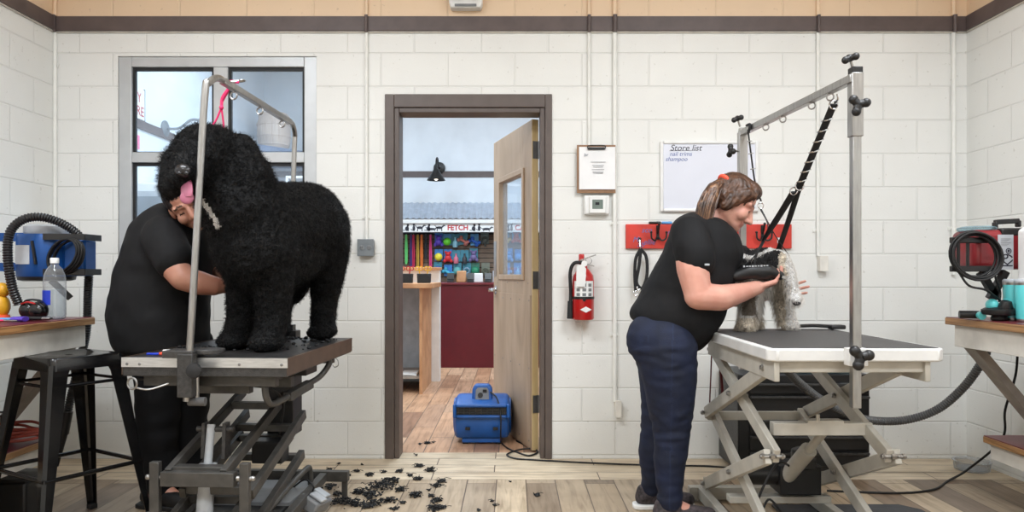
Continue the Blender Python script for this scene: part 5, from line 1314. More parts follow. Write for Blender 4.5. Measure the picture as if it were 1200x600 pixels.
    lying('slicker_brush', -12, 30, 3.22, 'skyblue', 'light blue handled brush on the left bench at the frame edge', 'brush', (('handle', 0, .65, .009, .011, 'skyblue'), ('brush_head', .65, 1, .018, .02, 'purple')))
    lying('scissors', -10, 20, 3.12, 'steel', 'pair of steel scissors with pink grips at the left bench edge', 'scissors', (('blade', .5, 1, .006, .004, 'steel'), ('grip', 0, .5, .012, .007, 'pink')))
    y0 = P(-2, 320, 3.40); y0.z = Z; r = empty('plastic_duck', y0, 'yellow plastic toy on the left bench cut off by the frame', 'toy')
    m = MB(); m.ell(y0 + V((0, 0, .06)), (.05, .045, .06)); m.build('body', 'yellow', r); m = MB(); m.ell(y0 + V((.018, 0, .135)), (.036, .034, .034)); m.build('head', 'yellow', r); m = MB(); m.lathe(y0, [(.05, 0), (.045, .02)], n=16); m.build('base', 'orange', r)
    # ---- left lower shelf
    zs = .336; m = MB(); c = P(14, 0, 3.42); c.z = zs
    pts = []
    for i in range(46): an = i * .62; pts.append(c + V((math.cos(an) * (.13 + .03 * math.sin(i * 1.3)), math.sin(an) * (.08 + .02 * math.cos(i * .9)), .012 + .0014 * i + .012 * abs(math.sin(i * .7)))))
    m.tube(spline(pts, 4), .007, 6); tag(m.build('extension_cable', 'redcord', base=c), 'rust red extension cable heaped on the lower shelf of the left bench', 'cable')
    m = MB(); k = P(-2, 0, 3.5); k.z = zs
    for z in (.02, .07, .12): m.ring(k + V((0, 0, z)), .06, .004, (0, 0, 1), 18, 6)
    for i in range(8): an = i * PI / 4; m.cyl(k + V((math.cos(an) * .06, math.sin(an) * .06, .004)), k + V((math.cos(an) * .06, math.sin(an) * .06, .12)), .003, 6)
    tag(m.build('wire_basket', 'black', base=k), 'black wire basket on the lower left shelf at the frame edge', 'basket')
    m = MB(); k = P(22, 0, 3.45); m.bb(k.x - .09, k.x + .09, 3.36, 3.56, 0, .17); q = m.build('storage_bin', 'black', bevel=.012); tag(q, 'black bin on the floor below the left lower shelf', 'bin'); m = MB(); m.bb(k.x - .095, k.x + .095, 3.355, 3.565, .17, .185); m.build('lid', 'black', q, bevel=.004)
    # ---- right: wall dryer
    Y = 3.40
    r = empty('wall_dryer', P(1160, 320, Y), 'red and black wall mounted dog dryer above the right bench', 'dryer')
    a, b = P(1128, 316, Y), P(1197, 270, Y)
    m = MB(); m.bb(a.x, b.x + .02, Y - .09, Y + .10, a.z, b.z); body = m.build('housing', 'darkred', r, bevel=.03, seg=4)
    m = MB(); m.bb(a.x + .12, b.x + .025, Y - .094, Y + .104, b.z - .03, b.z + .006); m.build('top_band', 'black', r, bevel=.008)
    m = MB(); m.lathe((a.x + .065, Y, b.z - .004), [(.075, 0), (.08, .006), (.08, .016), (.06, .022)], n=24); m.build('filter_lid', 'clear_blue', r)
    m = MB(); h0, h1 = P(1166, 268, Y), P(1193, 266, Y); m.beam(h0 + V((0, 0, .03)), h1 + V((0, 0, .028)), .03, .022); m.beam(h0, h0 + V((0, 0, .03)), .03, .014, up=(1, 0, 0)); m.beam(h1, h1 + V((0, 0, .03)), .03, .014, up=(1, 0, 0)); m.build('carry_handle', 'black', r, bevel=.004)
    m = MB(); l0, l1 = P(1169, 316, Y - .09), P(1187, 275, Y - .09); m.bb(l0.x, l1.x, Y - .094, Y - .089, l0.z, l1.z); lp = m.build('label_plate', 'lightgrey', body)
    lc = (l0 + l1) / 2; ry = (PI / 2, -PI / 2, 0)
    text('logo', 'K9', .066, (l1.x - .024, Y - .0945, l0.z + .042), 'ink', lp, rot=ry, sx=.8); text('logo', 'III', .036, (l0.x + .018, Y - .0945, l0.z + .045), 'ink', lp, rot=ry)
    m = MB(); q = P(1182, 294, Y - .0945); m.ring(q, .011, .002, (0, 1, 0)); m.ell(q, (.006, .002, .006)); m.build('round_mark', 'ink', lp)
    m = MB()
    for k in range(6): z = l1.z - .02 - .006 * k; m.bb(l0.x + .012, l1.x - .012 - .008 * (k % 3), Y - .0948, Y - .0938, z, z + .002)
    m.build('fine_print', 'grey', lp)
    m = MB()
    for py in (281.5, 315): p = P(1139, py, Y - .14); m.box(p, (.19, .02, .026)); m.beam(p + V((.06, .0, 0)), p + V((.06, .07, 0)), .02, .02)
    for px in (1123, 1134): m.beam(P(px, 281, Y - .13), P(px, 316, Y - .13), .012, .012, up=(0, 1, 0))
    m.build('cord_bracket', 'black', r, bevel=.003)
    m = MB(); cc = P(1142, 300, Y - .155)
    for k in range(6): m.ring(cc + V((.003 * math.sin(k * 2), -.007 * k + .01, .003 * math.cos(k * 3))), .088 + .005 * (k % 3), .0055, (.1, 1, .05), 28, 8, sq=1.12)
    m.tube(spline([cc + V((-.07, 0, -.07)), cc + V((-.03, -.01, -.13)), cc + V((.05, .0, -.15)), P(1172, 352, Y - .1)], 8), .005, 8); m.tube(spline([cc + V((.08, 0, -.05)), P(1168, 330, Y - .13), P(1172, 342, Y - .1), P(1171, 354, Y - .1)], 8), .005, 8)
    m.build('cord_coil', 'cord', r)
    m = MB(); m.beam(P(1149, 319, Y), P(1168, 350, Y), .03, .03); m.beam(P(1178, 318, Y), P(1160, 350, Y), .03, .03); m.bb(P(1150, 0, Y).x, XR, Y - .02, Y + .05, a.z + .02, a.z + .06); m.build('swing_arm', 'black', r)
    # ---- clipper charging stand with teal caps
    p = P(1171, 0, 3.30); p.z = Z; r = empty('charging_stand', p, 'black round charging stand with teal caps on the right bench', 'charging stand')
    m = MB(); m.lathe(p, [(.03, 0), (.035, .008), (.03, .022), (.066, .028), (.07, .036), (.07, .05), (.05, .06), (.03, .062)], n=28); m.build('base', 'black', r)
    for dx in (-.032, .032): m = MB(); m.ell(p + V((dx, 0, .07)), (.026, .03, .028)); m.build('cap', 'teal', r)
    m = MB(); m.lathe(p + V((.004, -.03, .045)), [(.028, 0), (.03, .02), (.02, .045), (.006, .05)], (0, -.3, 1), 18); m.build('holder', 'black', r)
    p = P(1140, 0, 3.38); p.z = Z; r = empty('clipper', p, 'black clipper with a teal end lying left of the charging stand', 'clipper')
    m = MB(); m.tube([p + V((-.05, .02, .022)), p + V((.03, .0, .022))], lambda t: .018, 12, flat=(1, .8)); m.build('body', 'black', r); m = MB(); m.lathe(p + V((.012, -.05, .018)), [(.016, 0), (.018, .006), (.018, .03), (.013, .034)], (.3, 1, .1), 16); m.build('cap', 'teal', r)
    # ---- tumblers
    for px, Y2, rr, lab in ((1187, 3.30, .037, 'teal tumbler with a steel rim beside the charging stand'), (1201, 3.22, .037, 'second teal tumbler at the right frame edge')):
        p = P(px, 0, Y2); p.z = Z; r = empty('tumbler', p, lab, 'tumbler', 'teal tumblers on the right bench')
        m = MB(); m.lathe(p + V((0, 0, .012)), [(rr * .85, 0), (rr, .07), (rr * 1.06, .15), (rr * 1.05, .152), (rr * .97, .15)], n=26); m.build('cup', 'teal', r)
        m = MB(); m.lathe(p, [(rr * .8, 0), (rr * .86, .003), (rr * .86, .013)], n=26); m.build('steel_foot', 'steel', r); m = MB(); m.lathe(p + V((0, 0, .160)), [(rr * 1.06, 0), (rr * 1.08, .002), (rr * 1.08, .014), (rr, .016)], n=26); m.build('steel_rim', 'steel', r)
        m = MB(); m.lathe(p + V((0, 0, .172)), [(rr * 1.09, 0), (rr * 1.09, .008), (rr * .9, .014)], n=26); m.build('lid', 'lightgrey', r)
    # ---- white jug at the frame edge
    p = P(1217, 0, 3.2); p.z = Z; r = empty('shampoo_jug', p, 'tall white jug standing on the right bench, cut by the frame', 'jug')
    m = MB(); m.prism([(-.06, 0), (.06, 0), (.06, .36), (.02, .43), (-.015, .43), (-.06, .40)], p + V((0, -.05, 0)), (1, 0, 0), (0, 0, 1), (0, .10, 0)); m.build('jug_body', 'white', r, bevel=.012, seg=3); m = MB(); m.cyl(p + V((0, 0, .43)), p + V((0, 0, .47)), .02, 16); m.build('cap', 'lightgrey', r)
    # ---- hose lying from under the right bench to the table
    m = MB(); hose(m, [P(1162, 396, 3.72), P(1150, 425, 3.76), P(1128, 455, 3.82), P(1098, 480, 3.9), P(1062, 492, 3.95), P(1025, 493, 3.95), P(995, 486, 3.9), P(960, 467, 3.85), P(935, 447, 3.8), P(921, 432, 3.75)], .021, .013, .002)
    q = m.build('vacuum_hose', 'greyhose', base=P(1062, 500, 3.95)); tag(q, 'grey ribbed hose sweeping from the right bench to behind the white edged table', 'hose'); m = MB(); m.cyl(P(921, 432, 3.75), P(912, 421, 3.72), .026, 16); m.build('cuff', 'black', q)
    # ---- cord on floor right
    m = MB(); m.tube(spline([P(1193, 402, 3.75), P(1190, 440, 3.8), P(1178, 480, 3.85), P(1174, 515, 3.9), (2.50, 4.05, .05), (2.35, 3.98, .006), (2.18, 3.82, .006), (1.98, 3.76, .006), (1.75, 3.78, .006), (1.62, 3.80, .006)], 10), .006, 8); tag(m.build('power_cord', 'cord', base=(2.2, 3.8, 0)), 'black cord dropping from the right bench and lying across the floor', 'cord')
    # ---- clear dish on the floor in the corner
    p = P(1139, 0, 4.22); p.z = 0; m = MB(); m.lathe(p, [(.075, .0), (.09, .006), (.095, .05), (.10, .052), (.10, .056), (.088, .054), (.082, .012)], n=30); tag(m.build('plastic_dish', 'clear', base=p), 'clear round plastic dish on the floor in the right corner', 'dish')
bench_things()

# black outlet gadget on the table rim behind the white edged table
def table_tool():
    p = V((1.47, 3.47, .861)); r = empty('slicker_brush', p, 'black brush lying on the far edge of the white edged table', 'brush')
    m = MB(); m.tube(spline([p + V((-.13, .03, .012)), p + V((-.05, .02, .016)), p + V((.02, 0, .014))], 6), .012, 10, flat=(.7, 1.3)); m.build('handle', 'black', r)
    m = MB(); m.box(p + V((.05, -.01, .012)), (.07, .05, .02)); m.build('brush_head', 'black', r, bevel=.006)
table_tool()

# ------------------------------------------------------------------ hair clippings
def clippings():
    rng = random.Random(3); m = MB()
    def clump(px, py, size):
        Y = F * EYE / (py - HZ); c = P(px, py, Y); c.z = 0; n = max(3, int(size * 1100))
        for _ in range(n):
            d = V((rng.gauss(0, size * .33), rng.gauss(0, size * .33), 0)); h = max(0.004, size * .36 * math.exp(-(d.length / max(size, .01)) ** 2))
            p0 = c + d + V((0, 0, rng.random() * h + .003)); k = rng.uniform(.35, 1.0) * min(.0105, size * .3 + .004); a = rng.random() * 2 * PI
            m.ell(p0, (k * rng.uniform(.5, 1.3), k * rng.uniform(.4, 1), k * .5), Matrix.Rotation(a, 3, 'Z') @ Matrix.Rotation(rng.uniform(-.5, .5), 3, 'X'), 6, 4)
            if rng.random() < .35:
                e = p0 + V((rng.gauss(0, k * 2), rng.gauss(0, k * 2), rng.random() * k)); e.z = max(e.z, .003); mid = (p0 + e) / 2 + V((0, 0, k * rng.random())); m.tube([p0, mid, e], .0018, 3)
    for px, py, s in ((445, 573, .10), (436, 582, .07), (458, 566, .07), (505, 552, .045), (491, 547, .035), (420, 578, .05), (440, 592, .06), (470, 575, .04), (400, 590, .07), (415, 592, .07), (385, 572, .05), (395, 580, .03), (468, 553, .025),
                      (434, 557, .03), (450, 554, .02), (418, 553, .02), (386, 551, .02), (397, 544, .012), (424, 545, .01), (480, 558, .02), (490, 562, .03), (512, 570, .035), (517, 565, .03), (503, 575, .012), (487, 582, .05), (512, 588, .04), (518, 596, .03), (505, 582, .02), (472, 590, .02), (454, 588, .05), (510, 597, .05),
                      (598, 565, .01), (629, 581, .02), (577, 588, .012), (580, 593, .012), (561, 599, .012), (501, 520, .03), (492, 521, .014), (488, 534, .01), (508, 519, .012), (430, 595, .04), (463, 597, .02), (408, 558, .02)): clump(px, py, s)
    tag(m.build('hair_clippings', 'clip', base=(-.75, 3.9, 0)), 'loose black dog hair clippings scattered on the plank floor', 'hair clippings', kind='stuff')
    m = MB()
    for _ in range(150):
        x = rng.uniform(-.29, .30); y = rng.choice([rng.uniform(-.1, .42), rng.gauss(.36, .06), rng.gauss(-.08, .06)]); y = max(-.42, min(.43, y)); p = LT(x, y, .7975); k = rng.uniform(.003, .013)
        m.ell(p + V((0, 0, k * .3)), (k * rng.uniform(.7, 1.5), k, k * .6), Matrix.Rotation(rng.random() * 3, 3, 'Z'), 6, 4)
    tag(m.build('hair_clippings', 'clip', base=(-1.165, 3.31, .797)), 'black hair clippings scattered on the dark table top under the big dog', 'hair clippings', kind='stuff')
clippings()
# ------------------------------------------------------------------ big black dog
def big_dog():
    r = empty('dog', (-1.05, 3.42, .797), 'big curly black dog with its tongue out standing on the left grooming table', 'dog')
    Z = .797; b = MB()
    A, Bk = P(303, 268, 3.24), P(358, 262, 3.62)
    cap(b, A, .205, Bk, .198); b.ell(P(300, 285, 3.14), (.185, .16, .2)); b.ell(P(376, 272, 3.68), (.14, .15, .18)); cap(b, P(305, 300, 3.2), .17, P(345, 295, 3.5), .15)
    chain(b, [(P(290, 250, 3.14), .185), (P(272, 222, 3.12), .165), (P(254, 196, 3.09), .135)])
    # head
    b.ell(P(242, 183, 3.04), (.125, .125, .125)); b.ell(P(245, 176, 3.06), (.13, .12, .10)); b.ell(P(232, 182, 2.99), (.095, .09, .09))
    chain(b, [(P(228, 192, 2.97), .072), (P(219, 199, 2.90), .062), (P(216, 203, 2.875), .055)])
    chain(b, [(P(215, 212, 2.92), .05), (P(202, 215, 2.91), .044)]); b.ell(P(201, 215, 2.93), (.046, .05, .05)); cap(b, P(206, 190, 2.97), .05, P(200, 210, 2.95), .046)
    chain(b, [(P(282, 175, 3.08), .055), (P(296, 205, 3.06), .075), (P(292, 240, 3.05), .07), (P(282, 258, 3.05), .05)])
    chain(b, [(P(212, 182, 3.04), .05), (P(204, 200, 3.03), .05), (P(200, 215, 3.02), .042), (P(199, 226, 3.0), .032)])
    # legs
    def leg(pts, foot, k=.075):
        chain(b, pts); fx, fy = foot; q = V((fx, fy, Z + .042)); b.ell(q, (.073, .085, .045)); b.ell(q + V((-.01, -.045, -.008)), (.062, .055, .036)); cap(b, pts[-1][0], pts[-1][1], q + V((0, .01, .02)), k * .95)
    f1, f2 = P(275, 398, 3.22), P(315, 398, 3.14)
    leg([(P(288, 300, 3.2), .11), (P(287, 340, 3.22), .074), (P(284, 372, 3.23), .066)], (f1.x + .01, f1.y - .01), .066)
    leg([(P(316, 295, 3.14), .125), (P(320, 338, 3.15), .078), (P(320, 370, 3.16), .069)], (f2.x, f2.y - .01), .069)
    h1, h2 = P(378, 392, 3.66), P(322, 392, 3.70)
    leg([(P(381, 288, 3.66), .125), (P(384, 320, 3.69), .088), (P(381, 345, 3.72), .066), (P(378, 372, 3.71), .062)], (h1.x, h1.y + .01), .062)
    leg([(P(338, 290, 3.66), .14), (P(336, 325, 3.7), .09), (P(328, 345, 3.74), .064), (P(325, 372, 3.74), .06)], (h2.x, h2.y + .02), .06)
    chain(b, [(P(352, 310, 3.74), .06), (P(350, 338, 3.76), .045), (P(345, 352, 3.76), .022)])
    stripe = [P(239, 230, 0.1 + 2.98), P(246, 243, 3.0), P(256, 255, 3.02), P(259, 266, 3.02)]
    def near(p):
        if p.y > 3.16 or p.x / p.y < (235 - 600) / F or p.z < 1.29: return 9
        best = 9
        for a, c in zip(stripe[:-1], stripe[1:]):
            q = V((p.x, 0, p.z)); a2, c2 = V((a.x, 0, a.z)), V((c.x, 0, c.z)); t = max(0, min(1, (q - a2).dot(c2 - a2) / (c2 - a2).length_squared)); best = min(best, (q - a2.lerp(c2, t)).length)
        return best
    def mf(p): return 1 if near(p) < .012 + .008 * noise.noise(p * 60) else 0
    muz = np.array(P(216, 202, 2.88))
    def disp(co, nr):
        k = np.clip(np.linalg.norm(co - muz, axis=1) / .07, .35, 1); lowl = np.clip((co[:, 2] - .83) / .05, .3, 1)
        c1 = np.abs(nz(co, 34, 2)); c2 = nz(co, 75, 5); c3 = nz(co, 11, 9); hd = np.where(co[:, 1] < 3.13, 1.5, 1.0) * np.where(co[:, 2] > 1.3, 1.0, .7)
        return co + nr * ((.013 * hd * (.5 - c1) + .005 * c2 + .010 * c3) * k * lowl)[:, None]
    body = fuse('body', b, .0085, 9, r, ['furblack', 'furwhite'], mf, None, disp)
    strands('curly_coat', body, r, 34000, .012, .0010, ['furstrand', 'sw'], mf, .1, .0035, seed=4, lenfn=lambda p: (1.6 if (p.z > 1.46 and p.y < 3.1) else 1.0) if p.z > .86 else .5, keep=lambda p: (p - V(muz)).length > .045 and (p - P(218, 226, 2.87)).length > .05)
    m = MB()
    m.ell(P(214.5, 200, 2.818), (.032, .022, .026)); 
    for s in (-1, 1): m.ell(P(214.5, 202, 2.803) + V((s * .014, -.002, -.004)), (.010, .008, .009))
    m.build('nose', 'nose', r)
    m = MB(); pts = spline([P(219, 229, 2.89), P(219.5, 236, 2.862), P(219, 244, 2.855), P(219, 239 + 2, 2.856) + V((0, 0, -.018))], 6)
    m.tube(spline([P(217, 212, 2.89), P(218, 217, 2.85), P(219, 225, 2.835), P(219, 231, 2.832)], 6), lambda t: .020 + .010 * math.sin(t * 2.6), 14, flat=(.35, 1.0), up=(0, 1, 0)); m.ell(P(219, 231.5, 2.833), (.0275, .009, .026)); m.build('tongue', 'tongue', r)
    m = MB()
    for px in (212, 236): m.ell(P(px, 178, 2.935), .011)
    m.build('eyes', 'nose', r)
    m = MB(); m.tube(spline([P(226, 222, 3.14), P(250, 212, 3.0) + V((0, .0, 0)), P(285, 212, 3.05), P(290, 205, 3.22)], 8), .006, 8); m.build('collar', 'pink', r)
big_dog()

# ------------------------------------------------------------------ small dog
def small_dog():
    Z = .861; r = empty('dog', (1.16, 3.42, Z), 'small black and white long haired dog having its paw held on the right table', 'dog')
    b = MB(); Y = 3.43
    cap(b, P(882, 314, Y - .01), .078, P(908, 312, Y + .01), .074); b.ell(P(895, 305, Y), (.085, .075, .06))
    b.ell(P(868, 302, 3.44), (.055, .055, .058)); b.ell(P(858, 312, 3.42), (.034, .036, .03)); cap(b, P(868, 300, 3.39), .024, P(864, 325, 3.38), .02); cap(b, P(870, 300, 3.49), .024, P(866, 322, 3.50), .02)
    def leg(pts, foot):
        chain(b, pts); q = V((foot[0], foot[1], Z + .022)); b.ell(q, (.046, .05, .024)); cap(b, pts[-1][0], pts[-1][1], q, .034)
    leg([(P(880, 330, 3.38), .058), (P(878, 355, 3.37), .044), (P(876, 370, 3.37), .040)], (P(873, 0, 3.37).x, 3.36))
    leg([(P(882, 330, 3.5), .05), (P(884, 360, 3.5), .036)], (P(883, 0, 3.5).x, 3.49))
    leg([(P(910, 325, 3.48), .062), (P(916, 350, 3.47), .042), (P(920, 370, 3.46), .040)], (P(923, 0, 3.46).x, 3.445))
    chain(b, [(P(911, 306, 3.41), .055), (P(923, 322, 3.38), .036), (P(928, 336, 3.36), .028), (P(931, 346, 3.35), .026)]); b.ell(P(932, 350, 3.335), (.034, .03, .026))
    b.ell(P(895, 336, 3.42), (.045, .05, .04))
    z0 = P(0, 330, 3.4).z
    def mf(p):
        n = noise.noise(p * 28) * .012; px = 600 + p.x * F / p.y; py = HZ - (p.z - EYE) * F / p.y; w = n * 400
        if px > 921 + w * .6: return 0
        band = 296 + 5 * math.sin((px - 866) / 9.0)
        if abs(py - band + w * .3) < 2.4 and px > 866: return 0
        if py < 323 + w and px < 913 + w: return 3
        if px > 908: return 1
        if 870 < px < 886 and 330 + w < py < 369: return 2
        if 905 < px < 928 and py < 372: return 1
        return 0 if py < 372 else 1
    def disp(co, nr): return co + nr * (.007 * nz(co, 40, 3) + .004 * nz(co, 90, 7))[:, None]
    body = fuse('body', b, .006, 6, r, ['furwhite', 'furcream', 'furgrey', 'furdark'], mf, None, disp)
    strands('long_coat', body, r, 9000, .03, .0009, ['sw', 'sc', 'sg', 'sb'], mf, .9, .002, seed=8, lenfn=lambda p: .55 if p.z < .90 else (.6 if p.z > 1.17 else (.75 if p.x < 1.26 and p.z < 1.08 else .5 if p.x > 1.24 and p.y < 3.44 else .9)))
    m = MB()
    c = P(932, 352, 3.325); m.ell(c + V((0, -.012, -.012)), (.014, .008, .010))
    for i in range(4): a = -.5 + i * .33; m.ell(c + V((math.sin(a) * .024, -.018, .006 - .010 * math.cos(a * 1.5) - .012)), (.0065, .006, .007))
    m.build('paw_pads', 'pad', r)
    m = MB(); m.ell(P(850, 312, 3.41), (.009, .011, .008)); m.build('nose', 'nose', r)
small_dog()

# ------------------------------------------------------------------ grooming straps at the small dog
def helper_straps():
    r = empty('belly_strap', P(935, 222, 3.05), 'black padded grooming strap with steel rings from the square frame to the small dog', 'strap')
    a, k = P(980, 116, 2.74), P(937, 218, 3.02)
    m = MB(); m.tube([P(977, 122, 2.76), k], .0125, 8, flat=(.35, 1.25)); m.build('adjustment_strap', 'strap', r)
    m = MB()
    for i in range(7): q = P(977, 122, 2.76).lerp(k, .18 + i * .125); m.ring(q, .019, .0034, (.35, .1, -1), 16, 6); m.cut()
    m.tube(spline([P(981, 110, 2.73), P(982, 116, 2.735), P(978, 121, 2.755)], 5), .004, 8); m.ring(P(977, 123, 2.76), .016, .003, (0, 1, 0)); m.cut(); m.ring(k, .017, .003, (0, 1, .2)); m.cut(); m.ring(P(930, 224, 3.05), .015, .003, (0, 1, .2)); m.build_each('steel_ring', 'chrome', r)
    m = MB(); m.tube(spline([P(930, 225, 3.05), P(916, 248, 3.18), P(902, 270, 3.3), P(894, 283, 3.36)], 6), lambda t: .0125 * (1.0 - .55 * max(0, (t - .55) / .45)), 8, flat=(.35, 1.3)); m.tube(spline([P(894, 283, 3.36), P(886, 300, 3.345), P(884, 320, 3.335), P(890, 338, 3.36)], 6), .0055, 8); m.build('padded_loop', 'strap', r)
    m = MB(); m.tube(spline([k, P(927, 250, 3.2), P(914, 288, 3.46), P(910, 300, 3.52)], 6), .0105, 8, flat=(.35, 1.2)); m.build('padded_loop', 'strap', r)
    q = empty('neck_noose', P(886, 236, 3.4), 'thin black braided noose from the frame corner to the small dog neck', 'leash')
    m = MB(); pts = [P(876.5, 152, 3.44), P(880, 180, 3.42), P(885, 215, 3.41), P(892, 236, 3.40)]
    m.tube(spline(pts, 8), .0065, 8, flat=(.5, 1.1)); m.tube(spline([P(875, 147, 3.47), P(879, 146, 3.42), P(877, 156, 3.43)], 6), .006, 8); m.build('strap', 'strap', q)
    m = MB()
    for i in range(5): m.ring(spline(pts, 8)[4 + i * 4], .011, .0024, (.15, .1, -1), 12, 6); m.cut()
    m.ring(P(891.5, 241, 3.40), .013, .0026, (0, 1, 0)); m.build_each('ring', 'chrome', q)
    m = MB(); m.tube(spline([P(891, 245, 3.4), P(900, 265, 3.36), P(893, 288, 3.345), P(876, 308, 3.345), P(864, 310, 3.36)], 8), .003, 6); m.tube(spline([P(892, 245, 3.4), P(908, 275, 3.42), P(925, 300, 3.42)], 8), .0026, 6); m.build('cord_loop', 'cord', q)
helper_straps()

# ------------------------------------------------------------------ woman
def shirt_folds(seed, amp):
    def d(co, nr):
        s = co * np.array([1.0, 1.0, 1.6]); t = nz(s, 7.5, seed); t2 = nz(co * np.array([1.2, 1, .8]), 15, seed + 3)
        return co + nr * (amp * t + amp * .5 * (0.5 - np.abs(t2)))[:, None]
    return d
def woman():
    r = empty('person', (.70, 3.42, 0), 'woman with a brown ponytail, black tee and navy jeans bending over the small dog', 'person')
    C = P(860, 237, 3.42); f, u = V((.80, -.22, -.56)), V((.56, 0, .82))
    b = MB(); C, R = head_parts(b, C, f, u, 1.0)
    cap(b, P(850, 250, 3.43), .056, P(824, 268, 3.43), .068)
    hipn, hipf = P(777, 402, 3.32), P(776, 400, 3.50)
    kn, kf = P(787, 503, 3.33), P(779, 503, 3.52); an, af = P(785, 590, 3.32), P(763, 577, 3.54)
    b.ell(P(820, 294, 3.42), (.11, .155, .12)); b.ell(P(803, 345, 3.42), (.155, .175, .14)); b.ell(P(780, 390, 3.42), (.14, .17, .12))
    sn, sf = P(808, 276, 3.27), P(816, 272, 3.57); el, wn = P(818, 347, 3.19), P(888, 337, 3.30)
    chain(b, [(P(820, 268, 3.42), .08), (sn, .072), (P(812, 315, 3.21), .071), (el, .058)])
    chain(b, [(el, .060), (P(845, 349, 3.21), .058), (P(868, 343, 3.26), .044), (wn, .031)])
    ef, wf = P(862, 348, 3.62), P(902, 344, 3.53)
    chain(b, [(P(820, 268, 3.42), .08), (sf, .07), (P(840, 310, 3.61), .06), (ef, .05), (P(880, 348, 3.58), .042), (wf, .029)])
    hand_parts(b, wn, (.95, .12, .26), (-.15, .25, 1), (0, 1, 0), (.30, .36, .42, .5), .92, tcurl=.25)
    hand_parts(b, wf, (.97, -.12, .06), (.05, -1, .25), (0, -.2, 1), (.14, .16, .2, .22), .96, spread=.22)
    for h, k, a in ((hipn, kn, an), (hipf, kf, af)):
        chain(b, [(h, .095), (k, .062), (k.lerp(a, .3), .06), (a, .036)]); cap(b, a, .034, V((a.x + .13, a.y, .035)), .03)
    z0 = face_zone(C, R)
    hands = [np.array(wn) + np.array((.08, 0, .03)), np.array(wf) + np.array((.09, 0, 0)), np.array(C) + np.array(f) * .06]
    def wt(co):
        w = np.ones(len(co))
        for h, rad in zip(hands, (.15, .15, .10)): w = np.where(np.linalg.norm(co - h, axis=1) < rad, .22, w)
        return w
    fuse('body', b, .0042, 8, r, ['skin', 'lip', 'brow', 'lash'], z0, wt)
    # top
    s = MB()
    loft(s, [(826, 256, 14, .07, 0), (823, 262, 28, .13, 0), (824, 278, 41, .17, .0), (822, 298, 46, .185, -.02), (813, 320, 48, .19, -.05), (803, 345, 50, .20, -.1), (794, 366, 50, .205, -.24), (783, 383, 45, .19, -.42), (777, 393, 38, .165, -.5)], 3.42)
    cap(s, P(806, 272, 3.42), .085, P(836, 276, 3.42), .066); cap(s, sn, .088, P(813, 292, 3.23), .09); cap(s, P(813, 292, 3.23), .09, P(816, 303, 3.215), .086); cap(s, sf, .085, P(835, 300, 3.6), .08); cap(s, P(812, 268, 3.42), .08, sn, .086); cap(s, P(812, 268, 3.42), .08, sf, .084)
    top = fuse('t_shirt', s, .009, 14, r, ['shirt'], None, None, shirt_folds(2, .008))
    m = MB(); p = P(829, 310, 3.125); m.box(p + V((0, .005, 0)), (.02, .004, .008)); m.build('sleeve_tag', 'lightgrey', top)
    # jeans
    j = MB()
    j.ell(P(778, 396, 3.42), (.158, .185, .12)); j.ell(P(760, 398, 3.33), (.105, .11, .12)); j.ell(P(760, 398, 3.51), (.105, .11, .12))
    chain(j, [(P(780, 405, 3.32), .145), (P(785, 445, 3.32), .126), (kn + V((0, 0, .03)), .094), (kn + V((0, 0, -.06)), .081), (kn.lerp(an, .4) + V((-.006, 0, 0)), .076), (kn.lerp(an, .8), .058), (an + V((0, 0, .012)), .058)])
    chain(j, [(P(776, 405, 3.52), .14), (P(779, 445, 3.52), .122), (kf + V((-.02, 0, .03)), .09), (kf.lerp(af, .35) + V((-.022, 0, 0)), .084), (kf.lerp(af, .8), .058), (af + V((0, 0, .02)), .054)])
    def dj(co, nr):
        k = np.exp(-((co[:, 2] - kn.z) / .1) ** 2) + .35 + .8 * np.exp(-((co[:, 2] - .75) / .07) ** 2) + .8 * np.exp(-((co[:, 2] - .15) / .07) ** 2)
        return co + nr * (.006 * k * nz(co * np.array([1, 1, 2.6]), 13, 4) + .003 * nz(co, 8, 8))[:, None]
    def seam(p):
        px = 600 + p.x * F / p.y; py = HZ - (p.z - EYE) * F / p.y
        if p.y > 3.33: return 0
        if abs(px - (789 - .02 * (py - 400))) < .7: return 1
        if abs(py - (411 - .25 * (px - 735))) < .8 and 736 < px < 760 or abs(px - 760) < .6 and 392 < py < 406: return 1
        return 0
    jn = fuse('jeans', j, .006, 22, r, ['denim', 'denim_seam'], seam, None, dj)
    # shoes: skate shoe with pale sole
    for a, nm in ((an, 0), (af, 1)):
        q = MB(); x, y = a.x, a.y
        cap(q, (x - .035, y, .055), .04, (x + .10, y, .05), .036); cap(q, (x + .10, y, .048), .036, (x + .175, y, .04), .034); cap(q, (x - .01, y, .07), .042, (x + .02, y, .085), .040); cap(q, (x - .045, y, .05), .034, (x - .04, y, .085), .03)
        sh = fuse('shoe', q, .006, 4, r, ['shoe'])
        q = MB(); poly = [(-.085, -.03), (-.06, -.042), (.05, -.036), (.13, -.045), (.19, -.03), (.212, 0), (.19, .03), (.13, .045), (.05, .036), (-.06, .042), (-.085, .03), (-.09, 0)]
        q.prism(poly, (x, y, .0), (1, 0, 0), (0, 1, 0), (0, 0, .024)); q.build('sole', 'white', sh, bevel=.006)
    # hair
    h = MB(); T = lambda x, y, z: C + R @ V((x, y, z))
    h.ell(T(-.022, 0, .038), (.104, .09, .094), R, 20, 14); h.ell(T(-.05, 0, .0), (.078, .084, .088), R, 18, 12); h.ell(T(.03, 0, .085), (.058, .066, .042), R, 16, 10)
